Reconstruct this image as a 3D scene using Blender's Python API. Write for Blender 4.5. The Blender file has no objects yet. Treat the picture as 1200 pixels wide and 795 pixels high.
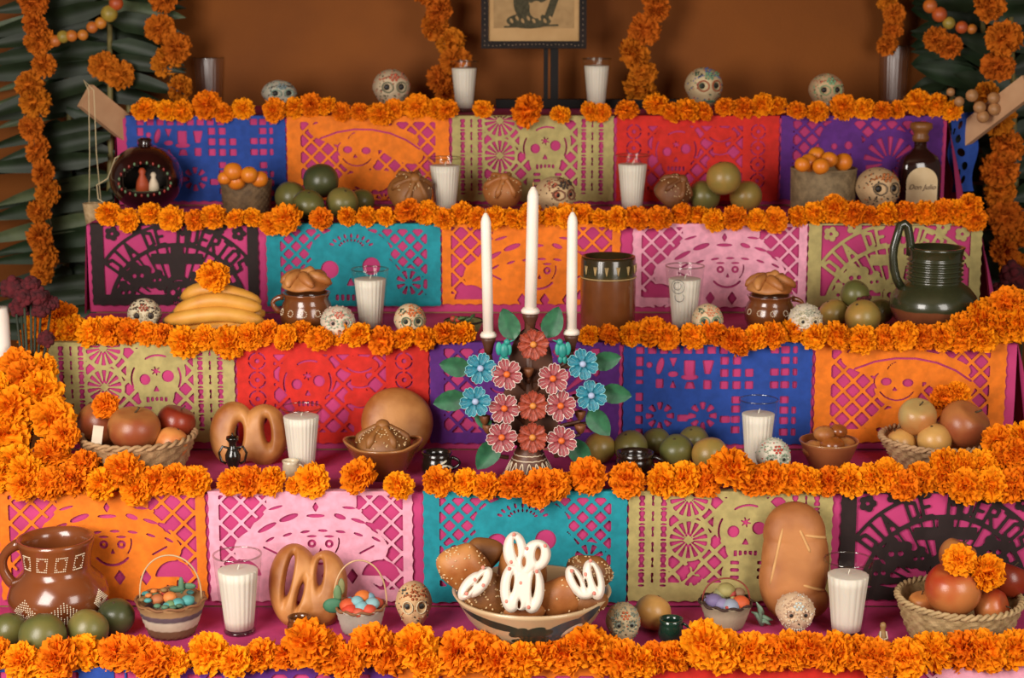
import bpy, math, random
import numpy as np
from math import sin, cos, pi, radians as R, sqrt, atan2, hypot
from mathutils import Vector, Matrix, Euler

# ------------------------------------------------------------------ camera, light, exposure
scene = bpy.context.scene
COL = scene.collection
F_PX, PITCH, CAM_Z = 2083.0, R(11.5), 1.66
cam_data = bpy.data.cameras.new('camera')
cam_data.sensor_width = 36.0
cam_data.lens = 36.0 * F_PX / 1200.0
cam_data.dof.use_dof = True
cam_data.dof.focus_distance = 3.25
cam_data.dof.aperture_fstop = 5.6
cam = bpy.data.objects.new('camera', cam_data)
COL.objects.link(cam)
cam.location = (0, 0, CAM_Z)
cam.rotation_euler = (R(90) - PITCH, 0, 0)
scene.camera = cam

world = bpy.data.worlds.new('room_ambient')
scene.world = world
world.use_nodes = True
bg = world.node_tree.nodes['Background']
bg.inputs['Color'].default_value = (1.0, 0.84, 0.70, 1)
bg.inputs['Strength'].default_value = 0.17


def area_light(name, loc, target, sx, sy, power, color):
    d = bpy.data.lights.new(name, 'AREA')
    d.shape = 'RECTANGLE'
    d.size, d.size_y, d.energy, d.color = sx, sy, power, color
    o = bpy.data.objects.new(name, d)
    COL.objects.link(o)
    o.location = loc
    o.rotation_euler = (Vector(target) - Vector(loc)).to_track_quat('-Z', 'Y').to_euler()
    return o


# daylight through the left doorway; the right light is an added weaker fill
area_light('left_doorway_daylight', (-1.40, 1.35, 1.55), (0.1, 3.1, 0.45), 1.1, 1.5, 92, (1.0, 0.93, 0.86))
area_light('right_fill_light', (1.50, 1.25, 1.55), (0.2, 3.1, 0.45), 1.0, 1.5, 46, (1.0, 0.93, 0.86))
scene.view_settings.view_transform = 'Standard'
scene.view_settings.look = 'None'
scene.view_settings.gamma = 1.0
scene.view_settings.use_curve_mapping = False
scene.view_settings.exposure = -0.14

rng = random.Random(11)

# ------------------------------------------------------------------ places on the altar
# five shelves, from the top one (0) to the lowest (4): distance of the front edge and height
SY = [4.35, 4.00, 3.65, 3.33, 3.01]
SZ = [1.327, 1.110, 0.907, 0.677, 0.443]
WALL_Y = 4.78
AX0, AX1 = -0.965, 1.06          # left and right end of the altar
EX0, EX1 = [-.965, -.965, -.965, -1.055, -1.06], [1.06, 1.06, 1.06, 1.06, 1.09]
CP, SP = cos(PITCH), sin(PITCH)


def depth(Y, Z):
    return Y * CP - (Z - CAM_Z) * SP


def X_at(px, Y, Z):
    return (px - 600.0) / F_PX * depth(Y, Z)


def ray(py):
    """slope dz/dy of the view ray of an image row"""
    t = (397.5 - py) / F_PX
    return (t * CP - SP) / (CP + t * SP)


def Z_at(py, Y):
    return CAM_Z + ray(py) * Y


def on_plane(px, py, Z):
    Y = (Z - CAM_Z) / ray(py)
    return Vector((X_at(px, Y, Z), Y, Z))


def at(px, py, Y):
    Z = Z_at(py, Y)
    return Vector((X_at(px, Y, Z), Y, Z))


def mpp(Y, Z):
    return depth(Y, Z) / F_PX


def fit(x0, x1, ytop, ybase, shelf, fr=1.0, rim=0.0):
    """footprint centre, width and height of a thing that stands on a shelf"""
    Z = SZ[shelf]
    p = on_plane((x0 + x1) / 2, ybase, Z)
    W = (x1 - x0) * mpp(p.y, Z)
    Y = p.y + W / 2 * fr
    if shelf > 0:
        Y = min(Y, SY[shelf - 1] - W / 2 * max(fr, min(1.0, fr * 1.25)) - 0.012)
    H = Z_at(ytop, Y + rim * W / 2) - Z
    Zm = Z + H / 2
    X = X_at((x0 + x1) / 2, Y, Zm)
    W = (x1 - x0) * mpp(Y, Zm)
    return Vector((X, Y, Z)), W, H


# ------------------------------------------------------------------ mesh helpers: a geo is (verts, faces)
def lathe(prof, seg=32, rib=None):
    """prof: list of (r, z). rib(theta, i) multiplies the radius"""
    V, Fc = [], []
    rows = []
    for i, (r, z) in enumerate(prof):
        if r < 1e-6:
            rows.append([len(V)] * seg)
            V.append((0, 0, z))
        else:
            row = []
            for j in range(seg):
                a = 2 * pi * j / seg
                q = r * (rib(a, i) if rib else 1.0)
                row.append(len(V))
                V.append((q * cos(a), q * sin(a), z))
            rows.append(row)
    for a, b in zip(rows[:-1], rows[1:]):
        for j in range(seg):
            k = (j + 1) % seg
            f = []
            for q in (a[j], a[k], b[k], b[j]):
                if q not in f:
                    f.append(q)
            if len(f) > 2:
                Fc.append(tuple(f))
    return V, Fc


def tube(pts, rad, seg=8, cap=True, closed=False):
    pts = [Vector(p) for p in pts]
    n = len(pts)
    if not isinstance(rad, (list, tuple)):
        rad = [rad] * n
    V, Fc = [], []
    up = None
    for i, p in enumerate(pts):
        if closed:
            t = pts[(i + 1) % n] - pts[i - 1]
        else:
            t = pts[min(i + 1, n - 1)] - pts[max(i - 1, 0)]
        if t.length < 1e-9:
            t = Vector((0, 0, 1))
        t.normalize()
        if up is None:
            up = Vector((0, 0, 1)) if abs(t.z) < 0.9 else Vector((1, 0, 0))
        s = t.cross(up)
        if s.length < 1e-6:
            s = t.orthogonal()
        s.normalize()
        up = s.cross(t).normalized()
        for j in range(seg):
            a = 2 * pi * j / seg
            V.append(tuple(p + (s * cos(a) + up * sin(a)) * rad[i]))
    m = n if closed else n - 1
    for i in range(m):
        for j in range(seg):
            k = (j + 1) % seg
            a, b = i * seg, ((i + 1) % n) * seg
            Fc.append((a + j, a + k, b + k, b + j))
    if cap and not closed:
        Fc.append(tuple(reversed(range(seg))))
        Fc.append(tuple((n - 1) * seg + j for j in range(seg)))
    return V, Fc


def ball(c=(0, 0, 0), r=(1, 1, 1), nu=16, nv=10, fn=None):
    if not isinstance(r, (tuple, list)):
        r = (r, r, r)
    V, Fc = [], []
    for i in range(nv + 1):
        t = pi * i / nv
        for j in range(nu):
            a = 2 * pi * j / nu
            d = Vector((sin(t) * cos(a), sin(t) * sin(a), cos(t)))
            if i in (0, nv) and j > 0:
                continue
            q = fn(d) if fn else d
            V.append((c[0] + q[0] * r[0], c[1] + q[1] * r[1], c[2] + q[2] * r[2]))

    def idx(i, j):
        if i == 0:
            return 0
        if i == nv:
            return 1 + (nv - 1) * nu
        return 1 + (i - 1) * nu + j % nu
    for i in range(nv):
        for j in range(nu):
            f = []
            for q in (idx(i, j), idx(i + 1, j), idx(i + 1, j + 1), idx(i, j + 1)):
                if q not in f:
                    f.append(q)
            Fc.append(tuple(f))
    return V, Fc


def box(x0, x1, y0, y1, z0, z1):
    V = [(x, y, z) for x in (x0, x1) for y in (y0, y1) for z in (z0, z1)]
    Fc = [(0, 1, 3, 2), (4, 6, 7, 5), (0, 4, 5, 1), (2, 3, 7, 6), (0, 2, 6, 4), (1, 5, 7, 3)]
    return V, Fc


def join(*geos):
    V, Fc = [], []
    for g in geos:
        o = len(V)
        V.extend(g[0])
        Fc.extend(tuple(i + o for i in f) for f in g[1])
    return V, Fc


def xf(geo, loc=(0, 0, 0), rot=(0, 0, 0), sc=(1, 1, 1)):
    if not isinstance(sc, (tuple, list)):
        sc = (sc, sc, sc)
    M = Matrix.Translation(loc) @ Euler(rot).to_matrix().to_4x4() @ Matrix.Diagonal((*sc, 1))
    return [tuple(M @ Vector(v)) for v in geo[0]], geo[1]


def mapv(geo, fn):
    return [tuple(fn(Vector(v))) for v in geo[0]], geo[1]


def mk(name, geo, mat, smooth=True):
    me = bpy.data.meshes.new(name)
    me.from_pydata(geo[0], [], geo[1])
    if smooth:
        me.polygons.foreach_set('use_smooth', [True] * len(me.polygons))
    if mat:
        me.materials.append(mat)
    me.update()
    return me


def obj(name, geo, mat, parent=None, loc=(0, 0, 0), rot=(0, 0, 0), smooth=True, sc=(1, 1, 1)):
    me = geo if isinstance(geo, bpy.types.Mesh) else mk(name, geo, mat, smooth)
    o = bpy.data.objects.new(name, me)
    COL.objects.link(o)
    o.location, o.rotation_euler, o.scale = loc, rot, sc
    if parent:
        o.parent = parent
    return o


def tag(o, label, cat=None, group=None, kind=None):
    if label:
        o['label'] = label
    if cat:
        o['category'] = cat
    if group:
        o['group'] = group
    if kind:
        o['kind'] = kind
    return o


def thing(name, label, cat, loc=(0, 0, 0), rot=(0, 0, 0), group=None):
    o = bpy.data.objects.new(name, None)
    o.empty_display_size = 0.02
    COL.objects.link(o)
    o.location, o.rotation_euler = loc, rot
    return tag(o, label, cat, group)


# ------------------------------------------------------------------ materials
def lin(h):
    if isinstance(h, str):
        h = h.lstrip('#')
        c = [int(h[i:i + 2], 16) / 255 for i in (0, 2, 4)]
    else:
        c = list(h)
    return tuple((x / 12.92 if x <= 0.04045 else ((x + 0.055) / 1.055) ** 2.4) for x in c) + (1.0,)


MATS = {}


def mat(name, c1, c2=None, rough=0.6, scale=25.0, bump=0.0, bscale=60.0, coat=0.0, spec=0.5, detail=3.0,
        sss=0.0, contrast=(0.35, 0.65), metal=0.0, rnd=0.0):
    if name in MATS:
        return MATS[name]
    m = bpy.data.materials.new(name)
    m.use_nodes = True
    nt = m.node_tree
    b = nt.nodes['Principled BSDF']
    b.inputs['Roughness'].default_value = rough
    b.inputs['Specular IOR Level'].default_value = spec
    b.inputs['Metallic'].default_value = metal
    if coat:
        b.inputs['Coat Weight'].default_value = coat
        b.inputs['Coat Roughness'].default_value = 0.12
    if sss:
        b.inputs['Subsurface Weight'].default_value = sss
        b.inputs['Subsurface Radius'].default_value = (0.012, 0.006, 0.003)
        b.inputs['Subsurface Scale'].default_value = 0.5
    tc = nt.nodes.new('ShaderNodeTexCoord')
    if c2 is None:
        l = lin(c1)
        c2r = tuple(x * 0.78 for x in l[:3]) + (1,)
    else:
        c2r = lin(c2)
    nz = nt.nodes.new('ShaderNodeTexNoise')
    nz.inputs['Scale'].default_value = scale
    nz.inputs['Detail'].default_value = detail
    nt.links.new(tc.outputs['Object'], nz.inputs['Vector'])
    cr = nt.nodes.new('ShaderNodeValToRGB')
    cr.color_ramp.elements[0].position, cr.color_ramp.elements[1].position = contrast
    cr.color_ramp.elements[0].color = lin(c1)
    cr.color_ramp.elements[1].color = c2r
    nt.links.new(nz.outputs['Fac'], cr.inputs['Fac'])
    out = cr.outputs['Color']
    if rnd:
        oi = nt.nodes.new('ShaderNodeObjectInfo')
        mr = nt.nodes.new('ShaderNodeMapRange')
        mr.inputs['To Min'].default_value = 0.5 - rnd * 0.25
        mr.inputs['To Max'].default_value = 0.5 + rnd * 0.12
        mv = nt.nodes.new('ShaderNodeMapRange')
        mv.inputs['To Min'].default_value = 1.0 - rnd * 2.2
        mv.inputs['To Max'].default_value = 1.0 + rnd * 0.6
        hs = nt.nodes.new('ShaderNodeHueSaturation')
        nt.links.new(oi.outputs['Random'], mr.inputs['Value'])
        nt.links.new(oi.outputs['Random'], mv.inputs['Value'])
        nt.links.new(mr.outputs['Result'], hs.inputs['Hue'])
        nt.links.new(mv.outputs['Result'], hs.inputs['Value'])
        nt.links.new(out, hs.inputs['Color'])
        out = hs.outputs['Color']
    nt.links.new(out, b.inputs['Base Color'])
    if bump:
        n2 = nt.nodes.new('ShaderNodeTexNoise')
        n2.inputs['Scale'].default_value = bscale
        n2.inputs['Detail'].default_value = 4
        nt.links.new(tc.outputs['Object'], n2.inputs['Vector'])
        bp = nt.nodes.new('ShaderNodeBump')
        bp.inputs['Strength'].default_value = bump
        bp.inputs['Distance'].default_value = 0.004
        nt.links.new(n2.outputs['Fac'], bp.inputs['Height'])
        nt.links.new(bp.outputs['Normal'], b.inputs['Normal'])
    MATS[name] = m
    return m


def glass_mat(name, tint=(0.93, 0.95, 0.93), gloss=0.10, rough=0.06):
    if name in MATS:
        return MATS[name]
    m = bpy.data.materials.new(name)
    m.use_nodes = True
    nt = m.node_tree
    nt.nodes.remove(nt.nodes['Principled BSDF'])
    tr = nt.nodes.new('ShaderNodeBsdfTransparent')
    tr.inputs['Color'].default_value = (*tint, 1)
    gl = nt.nodes.new('ShaderNodeBsdfGlossy')
    gl.inputs['Roughness'].default_value = rough
    fr = nt.nodes.new('ShaderNodeLayerWeight')
    fr.inputs['Blend'].default_value = 0.25
    pw = nt.nodes.new('ShaderNodeMath')
    pw.operation = 'POWER'
    pw.inputs[1].default_value = 3.0
    ad = nt.nodes.new('ShaderNodeMath')
    ad.operation = 'MULTIPLY_ADD'
    ad.inputs[1].default_value = 0.5
    ad.inputs[2].default_value = gloss * 0.25
    mx = nt.nodes.new('ShaderNodeMixShader')
    nt.links.new(fr.outputs['Facing'], pw.inputs[0])
    nt.links.new(pw.outputs[0], ad.inputs[0])
    nt.links.new(ad.outputs[0], mx.inputs[0])
    nt.links.new(tr.outputs[0], mx.inputs[1])
    nt.links.new(gl.outputs[0], mx.inputs[2])
    nt.links.new(mx.outputs[0], nt.nodes['Material Output'].inputs[0])
    MATS[name] = m
    return m


def zone_mat(name, stops, rough=0.3, coat=0.0, axis=2, wobble=0.02, wscale=8.0, bump=0.0, scale_noise=0.15):
    """colour bands along an object axis (metres) with a slightly wavy border: glaze lines, dyed fibre"""
    if name in MATS:
        return MATS[name]
    m = bpy.data.materials.new(name)
    m.use_nodes = True
    nt = m.node_tree
    b = nt.nodes['Principled BSDF']
    b.inputs['Roughness'].default_value = rough
    if coat:
        b.inputs['Coat Weight'].default_value = coat
    tc = nt.nodes.new('ShaderNodeTexCoord')
    sx = nt.nodes.new('ShaderNodeSeparateXYZ')
    nt.links.new(tc.outputs['Object'], sx.inputs[0])
    nz = nt.nodes.new('ShaderNodeTexNoise')
    nz.inputs['Scale'].default_value = wscale
    nt.links.new(tc.outputs['Object'], nz.inputs['Vector'])
    ma = nt.nodes.new('ShaderNodeMath')
    ma.operation = 'MULTIPLY_ADD'
    ma.inputs[1].default_value = wobble
    nt.links.new(nz.outputs['Fac'], ma.inputs[0])
    nt.links.new(sx.outputs[axis], ma.inputs[2])
    lo, hi = stops[0][0], stops[-1][0]
    mr = nt.nodes.new('ShaderNodeMapRange')
    mr.inputs['From Min'].default_value = lo + wobble * 0.5
    mr.inputs['From Max'].default_value = hi + wobble * 0.5
    nt.links.new(ma.outputs[0], mr.inputs['Value'])
    cr = nt.nodes.new('ShaderNodeValToRGB')
    el = cr.color_ramp.elements
    el[0].position, el[0].color = 0.0, lin(stops[0][1])
    el[1].position, el[1].color = 1.0, lin(stops[-1][1])
    for p, c in stops[1:-1]:
        e = el.new((p - lo) / (hi - lo))
        e.color = lin(c)
    nt.links.new(mr.outputs['Result'], cr.inputs['Fac'])
    n3 = nt.nodes.new('ShaderNodeTexNoise')
    n3.inputs['Scale'].default_value = 45
    nt.links.new(tc.outputs['Object'], n3.inputs['Vector'])
    mx = nt.nodes.new('ShaderNodeMixRGB')
    mx.blend_type = 'MULTIPLY'
    mx.inputs['Fac'].default_value = scale_noise * 2
    nt.links.new(cr.outputs['Color'], mx.inputs['Color1'])
    nt.links.new(n3.outputs['Fac'], mx.inputs['Color2'])
    nt.links.new(mx.outputs['Color'], b.inputs['Base Color'])
    if bump:
        bp = nt.nodes.new('ShaderNodeBump')
        bp.inputs['Strength'].default_value = bump
        bp.inputs['Distance'].default_value = 0.003
        nt.links.new(n3.outputs['Fac'], bp.inputs['Height'])
        nt.links.new(bp.outputs['Normal'], b.inputs['Normal'])
    MATS[name] = m
    return m


def wick_mat():
    return mat('wick', '#3a3028', rough=0.9)


# ------------------------------------------------------------------ the room
PLASTER = mat('ochre_plaster', '#87490b', '#783f09', rough=0.85, scale=3.0, bump=0.15, bscale=120, detail=6)
FLOOR = mat('terracotta_floor', '#8a5038', '#74402c', rough=0.7, scale=4)
tag(obj('wall_back', box(-3.2, 3.2, WALL_Y, WALL_Y + 0.15, 0, 2.75), PLASTER), None, kind='structure')
tag(obj('floor', box(-3.2, 3.2, -1.5, WALL_Y, -0.05, 0), FLOOR), None, kind='structure')
WHITEW = mat('ceiling_plaster', '#c9b79a', rough=0.9, scale=2)
tag(obj('ceiling', box(-3.2, 3.2, -1.5, WALL_Y + 0.15, 2.75, 2.85), WHITEW), None, kind='structure')

# stepped stand under the cloths
WOOD = mat('pine_board', '#b98a5e', '#a0703f', rough=0.7, scale=14, contrast=(0.3, 0.7))
st = thing('stepped_stand', 'stepped wooden stand hidden under the pink cloths', 'stand', (0, 0, 0))
for i in range(5):
    back = SY[i - 1] - 0.004 if i else WALL_Y - 0.03
    obj('step_box', box(EX0[i] + 0.012, EX1[i] - 0.012, SY[i] + 0.006, back, 0.0, SZ[i] - 0.006), WOOD, st, smooth=False)

PINK = mat('magenta_cloth', '#c23a73', '#aa2f66', rough=0.85, scale=9, bump=0.25, bscale=35, contrast=(0.3, 0.7))
names = ['topmost', 'second', 'third', 'fourth', 'lowest']
for i in range(5):
    # one sheet per step: it covers the tread, hangs over the riser and falls down both ends in folds
    V, Fc = [], []
    nx = 60
    back = SY[i - 1] - 0.0008 if i else WALL_Y - 0.04
    low = SZ[i + 1] + 0.003 if i < 4 else SZ[4] - 0.4
    path = [(back, SZ[i])] + [(back + (SY[i] - back) * t, SZ[i]) for t in (0.33, 0.66, 0.97)]
    path += [(SY[i], SZ[i] - 0.004)] + [(SY[i] - 0.001, SZ[i] - 0.004 + (low - SZ[i] + 0.004) * t) for t in (0.25, 0.5, 0.75, 1)]
    for j in range(nx + 1):
        x = EX0[i] + (EX1[i] - EX0[i]) * j / nx
        for k, (y, z) in enumerate(path):
            w = 0.0015 * sin(x * 31 + k * 1.7 + i) if 0 < k < 9 else 0
            V.append((x, y - (w if k >= 4 else 0), z + (w * 0.5 if k < 4 else 0)))
    n = len(path)
    for j in range(nx):
        for k in range(n - 1):
            Fc.append((j * n + k, (j + 1) * n + k, (j + 1) * n + k + 1, j * n + k + 1))
    g = (V, Fc)
    for sx, xe in ((-1, EX0[i]), (1, EX1[i])):
        ny, nz2 = 40, 6
        V2, F2 = [], []
        for j in range(ny + 1):
            y = SY[i] + (back - SY[i]) * j / ny
            for k in range(nz2 + 1):
                t = k / nz2
                flare = (0.055 if sx > 0 else 0.01) * t ** 0.8 * (0.75 + 0.25 * sin(y * 95 + i)) if i < 4 else 0.0
                V2.append((xe + sx * (flare + 0.0005), y - 0.03 * t * (1 - j / ny), SZ[i] - (SZ[i] - low) * t))
        for j in range(ny):
            for k in range(nz2):
                a = j * (nz2 + 1) + k
                F2.append((a, a + nz2 + 1, a + nz2 + 2, a + 1))
        g = join(g, (V2, F2))
    tag(obj('pink_cloth', g, PINK), 'magenta cloth draped over the %s step of the altar' % names[i], 'cloth')
# ------------------------------------------------------------------ cut shapes as distance fields (units: 1/16 of a panel)
def d_circ(x, y, cx, cy, r):
    return np.hypot(x - cx, y - cy) - r


def d_ell(x, y, cx, cy, rx, ry, a=0.0):
    dx, dy = x - cx, y - cy
    u, v = dx * cos(a) + dy * sin(a), -dx * sin(a) + dy * cos(a)
    return (np.hypot(u / rx, v / ry) - 1) * min(rx, ry)


def d_box(x, y, x0, x1, y0, y1):
    return np.maximum(np.abs(x - (x0 + x1) / 2) - (x1 - x0) / 2, np.abs(y - (y0 + y1) / 2) - (y1 - y0) / 2)


def d_seg(x, y, ax, ay, bx, by, w):
    px, py, vx, vy = x - ax, y - ay, bx - ax, by - ay
    h = np.clip((px * vx + py * vy) / (vx * vx + vy * vy + 1e-9), 0, 1)
    return np.hypot(px - vx * h, py - vy * h) - w / 2


def d_poly(x, y, pts):
    """convex or star-like polygon by even-odd winding"""
    d = np.full(x.shape, 1e9)
    s = np.ones(x.shape)
    n = len(pts)
    for i in range(n):
        (ax, ay), (bx, by) = pts[i], pts[(i + 1) % n]
        d = np.minimum(d, d_seg(x, y, ax, ay, bx, by, 0))
        c1, c2, c3 = y >= ay, y < by, (bx - ax) * (y - ay) > (by - ay) * (x - ax)
        fl = (c1 & c2 & c3) | (~c1 & ~c2 & ~c3)
        s = np.where(fl, -s, s)
    return d * s


def d_arc(x, y, cx, cy, r, a0, a1, w, ry=None):
    """arc stroke: angles in degrees, 0 = right, 90 = down"""
    d = None
    n = 6
    pts = [(cx + r * cos(R(a0 + (a1 - a0) * i / n)), cy + (ry or r) * sin(R(a0 + (a1 - a0) * i / n))) for i in range(n + 1)]
    for p, q in zip(pts[:-1], pts[1:]):
        e = d_seg(x, y, *p, *q, w)
        d = e if d is None else np.minimum(d, e)
    return d


def d_lattice(x, y, p, t, ox=0.0, oy=0.0):
    a = np.mod((x - ox + y - oy) / sqrt(2), p) - p / 2
    b = np.mod((x - ox - y + oy) / sqrt(2), p) - p / 2
    return np.maximum(np.abs(a), np.abs(b)) - (p - t) / 2


def d_burst(x, y, cx, cy, r0, r1, n, fill=0.55, ph=0.0):
    """a ring of wedge holes"""
    r = np.hypot(x - cx, y - cy)
    a = np.mod(np.arctan2(y - cy, x - cx) + ph, 2 * pi / n) - pi / n
    return np.maximum(np.maximum(r0 - r, r - r1), (np.abs(a) - pi / n * fill) * np.maximum(r, 0.2))


class Cut:
    def __init__(self, x, y):
        self.x, self.y = x, y
        self.f = np.full(x.shape, 9.0)

    def cut(self, d):
        self.f = np.minimum(self.f, d)

    def fill(self, d):
        self.f = np.maximum(self.f, -d)


def edge_field(c, T, wavy=True):
    x, y = c.x, c.y
    w = 0.10 * np.abs(np.sin(y * 3.4)) if wavy else 0.0
    wb = 0.12 * np.abs(np.sin(x * 3.1)) if wavy else 0.0
    e = np.minimum(np.minimum(x - w, 16 - x - w), T - y - wb)
    c.f = np.minimum(c.f, e)


def skull_cut(c, cx, cy, s, rx=1.0, jaw=True):
    """solid skull with cut eyes, nose and mouth"""
    x, y = c.x, c.y
    c.fill(d_ell(x, y, cx, cy - 0.25 * s, 1.75 * s * rx, 1.6 * s))
    if jaw:
        c.fill(d_ell(x, y, cx, cy + 1.1 * s, 1.05 * s, 0.95 * s))
    c.cut(d_circ(x, y, cx - 0.66 * s, cy + 0.22 * s, 0.33 * s))
    c.cut(d_circ(x, y, cx + 0.70 * s, cy + 0.02 * s, 0.36 * s))
    for a in (0.3, 1.35, 2.4):
        c.cut(d_seg(x, y, cx - .26 * s * cos(a), cy - .30 * s - .26 * s * sin(a), cx + .26 * s * cos(a), cy - .30 * s + .26 * s * sin(a), 0.09 * s))
    c.cut(d_poly(x, y, [(cx, cy + 0.55 * s), (cx + 0.20 * s, cy + 0.95 * s), (cx - 0.20 * s, cy + 0.95 * s)]))
    for k in range(5):
        c.cut(d_box(x, y, cx + (-.62 + .27 * k) * s, cx + (-.44 + .27 * k) * s, cy + 1.28 * s, cy + 1.62 * s))
    c.cut(d_arc(x, y, cx + .15 * s, cy + 0.05 * s, 1.30 * s, 235, 290, 0.12 * s))
    c.cut(d_arc(x, y, cx - .1 * s, cy + .2 * s, 1.35 * s, 160, 210, 0.12 * s))
    c.cut(d_arc(x, y, cx + .1 * s, cy + .1 * s, 1.35 * s, -25, 25, 0.12 * s))


def star_column(c, x0, y0, y1, step=1.25, s=1.0):
    """columns of small four-point cut-outs"""
    x, y = c.x, c.y
    yy = y0
    while yy < y1:
        for k, dx in enumerate((0.0, 0.85, 1.7)):
            w = 0.24 if k != 1 else 0.10
            c.cut(d_box(x, y, x0 + dx - w, x0 + dx + w, yy - 0.38, yy - 0.05))
            c.cut(d_box(x, y, x0 + dx - w * 0.6, x0 + dx + w * 0.6, yy - 0.05, yy + 0.18))
            c.cut(d_box(x, y, x0 + dx - w, x0 + dx + w, yy + 0.18, yy + 0.45))
            if k != 1:
                c.cut(d_ell(x, y, x0 + dx, yy + 0.68, 0.28, 0.10))
        yy += step


def des_tomb(c, T):
    x, y = c.x, c.y
    for k in range(9):
        u = 1.1 + k * 1.0
        c.cut(d_box(x, y, u, u + 0.72, 0.35, 0.95))
    for yy, h in ((1.2, .8), (2.3, .6), (3.2, .35), (4.3, .7), (5.3, .65), (6.3, .7), (7.4, .6)):
        c.cut(d_box(x, y, 1.12, 1.75, yy, yy + h))
    c.cut(d_circ(x, y, 2.25, 1.9, 0.27))
    c.cut(d_ell(x, y, 3.15, 2.0, 0.30, 0.75, 0.25))
    c.cut(d_box(x, y, 2.8, 3.45, 3.1, 3.9))
    c.cut(d_poly(x, y, [(3.9, 1.3), (4.6, 1.3), (4.25, 2.2)]))
    c.cut(d_ell(x, y, 4.25, 2.7, 0.45, 0.25))
    c.cut(d_poly(x, y, [(3.95, 3.9), (4.55, 3.9), (4.25, 3.2)]))
    c.cut(d_box(x, y, 5.15, 6.1, 1.5, 2.7))
    c.cut(d_ell(x, y, 5.65, 2.95, 0.75, 0.25))
    c.cut(d_poly(x, y, [(5.2, 3.95), (6.15, 3.95), (5.95, 3.35), (5.4, 3.35)]))
    c.cut(d_poly(x, y, [(6.7, 1.5), (7.7, 1.5), (7.4, 2.7), (6.9, 2.7)]))
    c.cut(d_box(x, y, 6.8, 7.5, 3.2, 4.0))
    for r_, yy in enumerate((1.2, 2.25, 3.3)):
        for u in (8.2, 9.25, 10.3):
            if r_ == 0 and u > 10:
                continue
            c.cut(d_box(x, y, u, u + 0.72, yy, yy + 0.68))
    for cx in (3.2, 6.8):
        c.cut(d_burst(x, y, cx, 6.3, 0.55, 1.2, 8, 0.6, 0.4))
    c.cut(d_box(x, y, 4.65, 5.55, 6.2, 6.8))
    c.cut(d_box(x, y, 8.25, 9.1, 6.3, 6.9))
    for u, ys in ((9.2, (4.6, 5.4, 6.3, 7.2)), (12.4, (0.3, 2.2, 3.3)), (13.3, (0.3, 1.2, 2.2, 3.3, 4.6, 5.5, 6.4, 7.4)), (14.3, (0.3, 1.2, 2.2, 3.3, 5.5, 6.4, 7.4))):
        for yy in ys:
            c.cut(d_box(x, y, u, u + (0.75 if u < 14 else 0.4), yy, yy + 0.62))


def des_catrina(c, T):
    x, y = c.x, c.y
    reg = d_box(x, y, 1.4, 14.6, 0.6, T - 1.2)
    c.cut(np.maximum(d_lattice(x, y, 1.15, 0.24), reg))
    c.fill(d_ell(x, y, 7.6, 1.9, 5.4, 1.35, 0.10))
    c.fill(d_ell(x, y, 11.0, 3.0, 2.6, 1.3, 0.5))
    c.fill(d_ell(x, y, 7.0, 3.6, 2.0, 1.9))
    c.fill(d_ell(x, y, 8.6, 7.2, 4.2, 1.9))
    c.cut(d_arc(x, y, 7.4, 7.2, 7.6, 238, 318, 0.17, 5.9))
    c.cut(d_ell(x, y, 6.0, 3.3, 0.46, 0.34))
    c.cut(d_ell(x, y, 7.8, 3.4, 0.46, 0.34))
    c.cut(d_poly(x, y, [(6.7, 3.7), (7.0, 4.1), (6.5, 4.1)]))
    c.cut(d_arc(x, y, 6.9, 3.2, 1.7, 35, 145, 0.13))
    c.cut(d_arc(x, y, 5.9, 3.3, 0.9, 140, 230, 0.12))
    c.cut(d_arc(x, y, 7.0, 2.6, 1.0, 200, 260, 0.10))
    c.cut(d_arc(x, y, 8.4, 5.0, 2.6, 30, 130, 0.22))
    for k in range(6):
        c.cut(d_ell(x, y, 5.6 + k * 1.0, 7.4, 0.3, 0.18))
    c.cut(d_burst(x, y, 9.5, 8.2, 0.3, 0.8, 8, 0.6))


def des_skullflower(c, T):
    x, y = c.x, c.y
    star_column(c, 1.1, 0.7, T - 1.0)
    star_column(c, 13.0, 0.7, T - 1.0)
    reg = d_box(x, y, 3.2, 12.4, 0.45, T - 1.6)
    c.cut(np.maximum(d_lattice(x, y, 1.15, 0.28, 0.3), reg))
    for cy in (0.5, 3.9):
        c.fill(np.maximum(d_circ(x, y, 4.75, cy, 1.75), -y))
        c.cut(d_burst(x, y, 4.75, cy, 0.30, 1.5, 14, 0.60))
    skull_cut(c, 9.2, 2.9, 1.45)
    c.fill(d_ell(x, y, 9.4, 6.6, 2.0, 1.5))
    for dx in (-1.0, 1.1):
        for k in range(3):
            c.cut(d_box(x, y, 9.4 + dx - 0.35, 9.4 + dx + 0.35, 5.6 + k * 0.6, 5.9 + k * 0.6))
    c.cut(d_burst(x, y, 5.0, T - 2.2, 0.3, 0.9, 8, 0.6))


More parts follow.
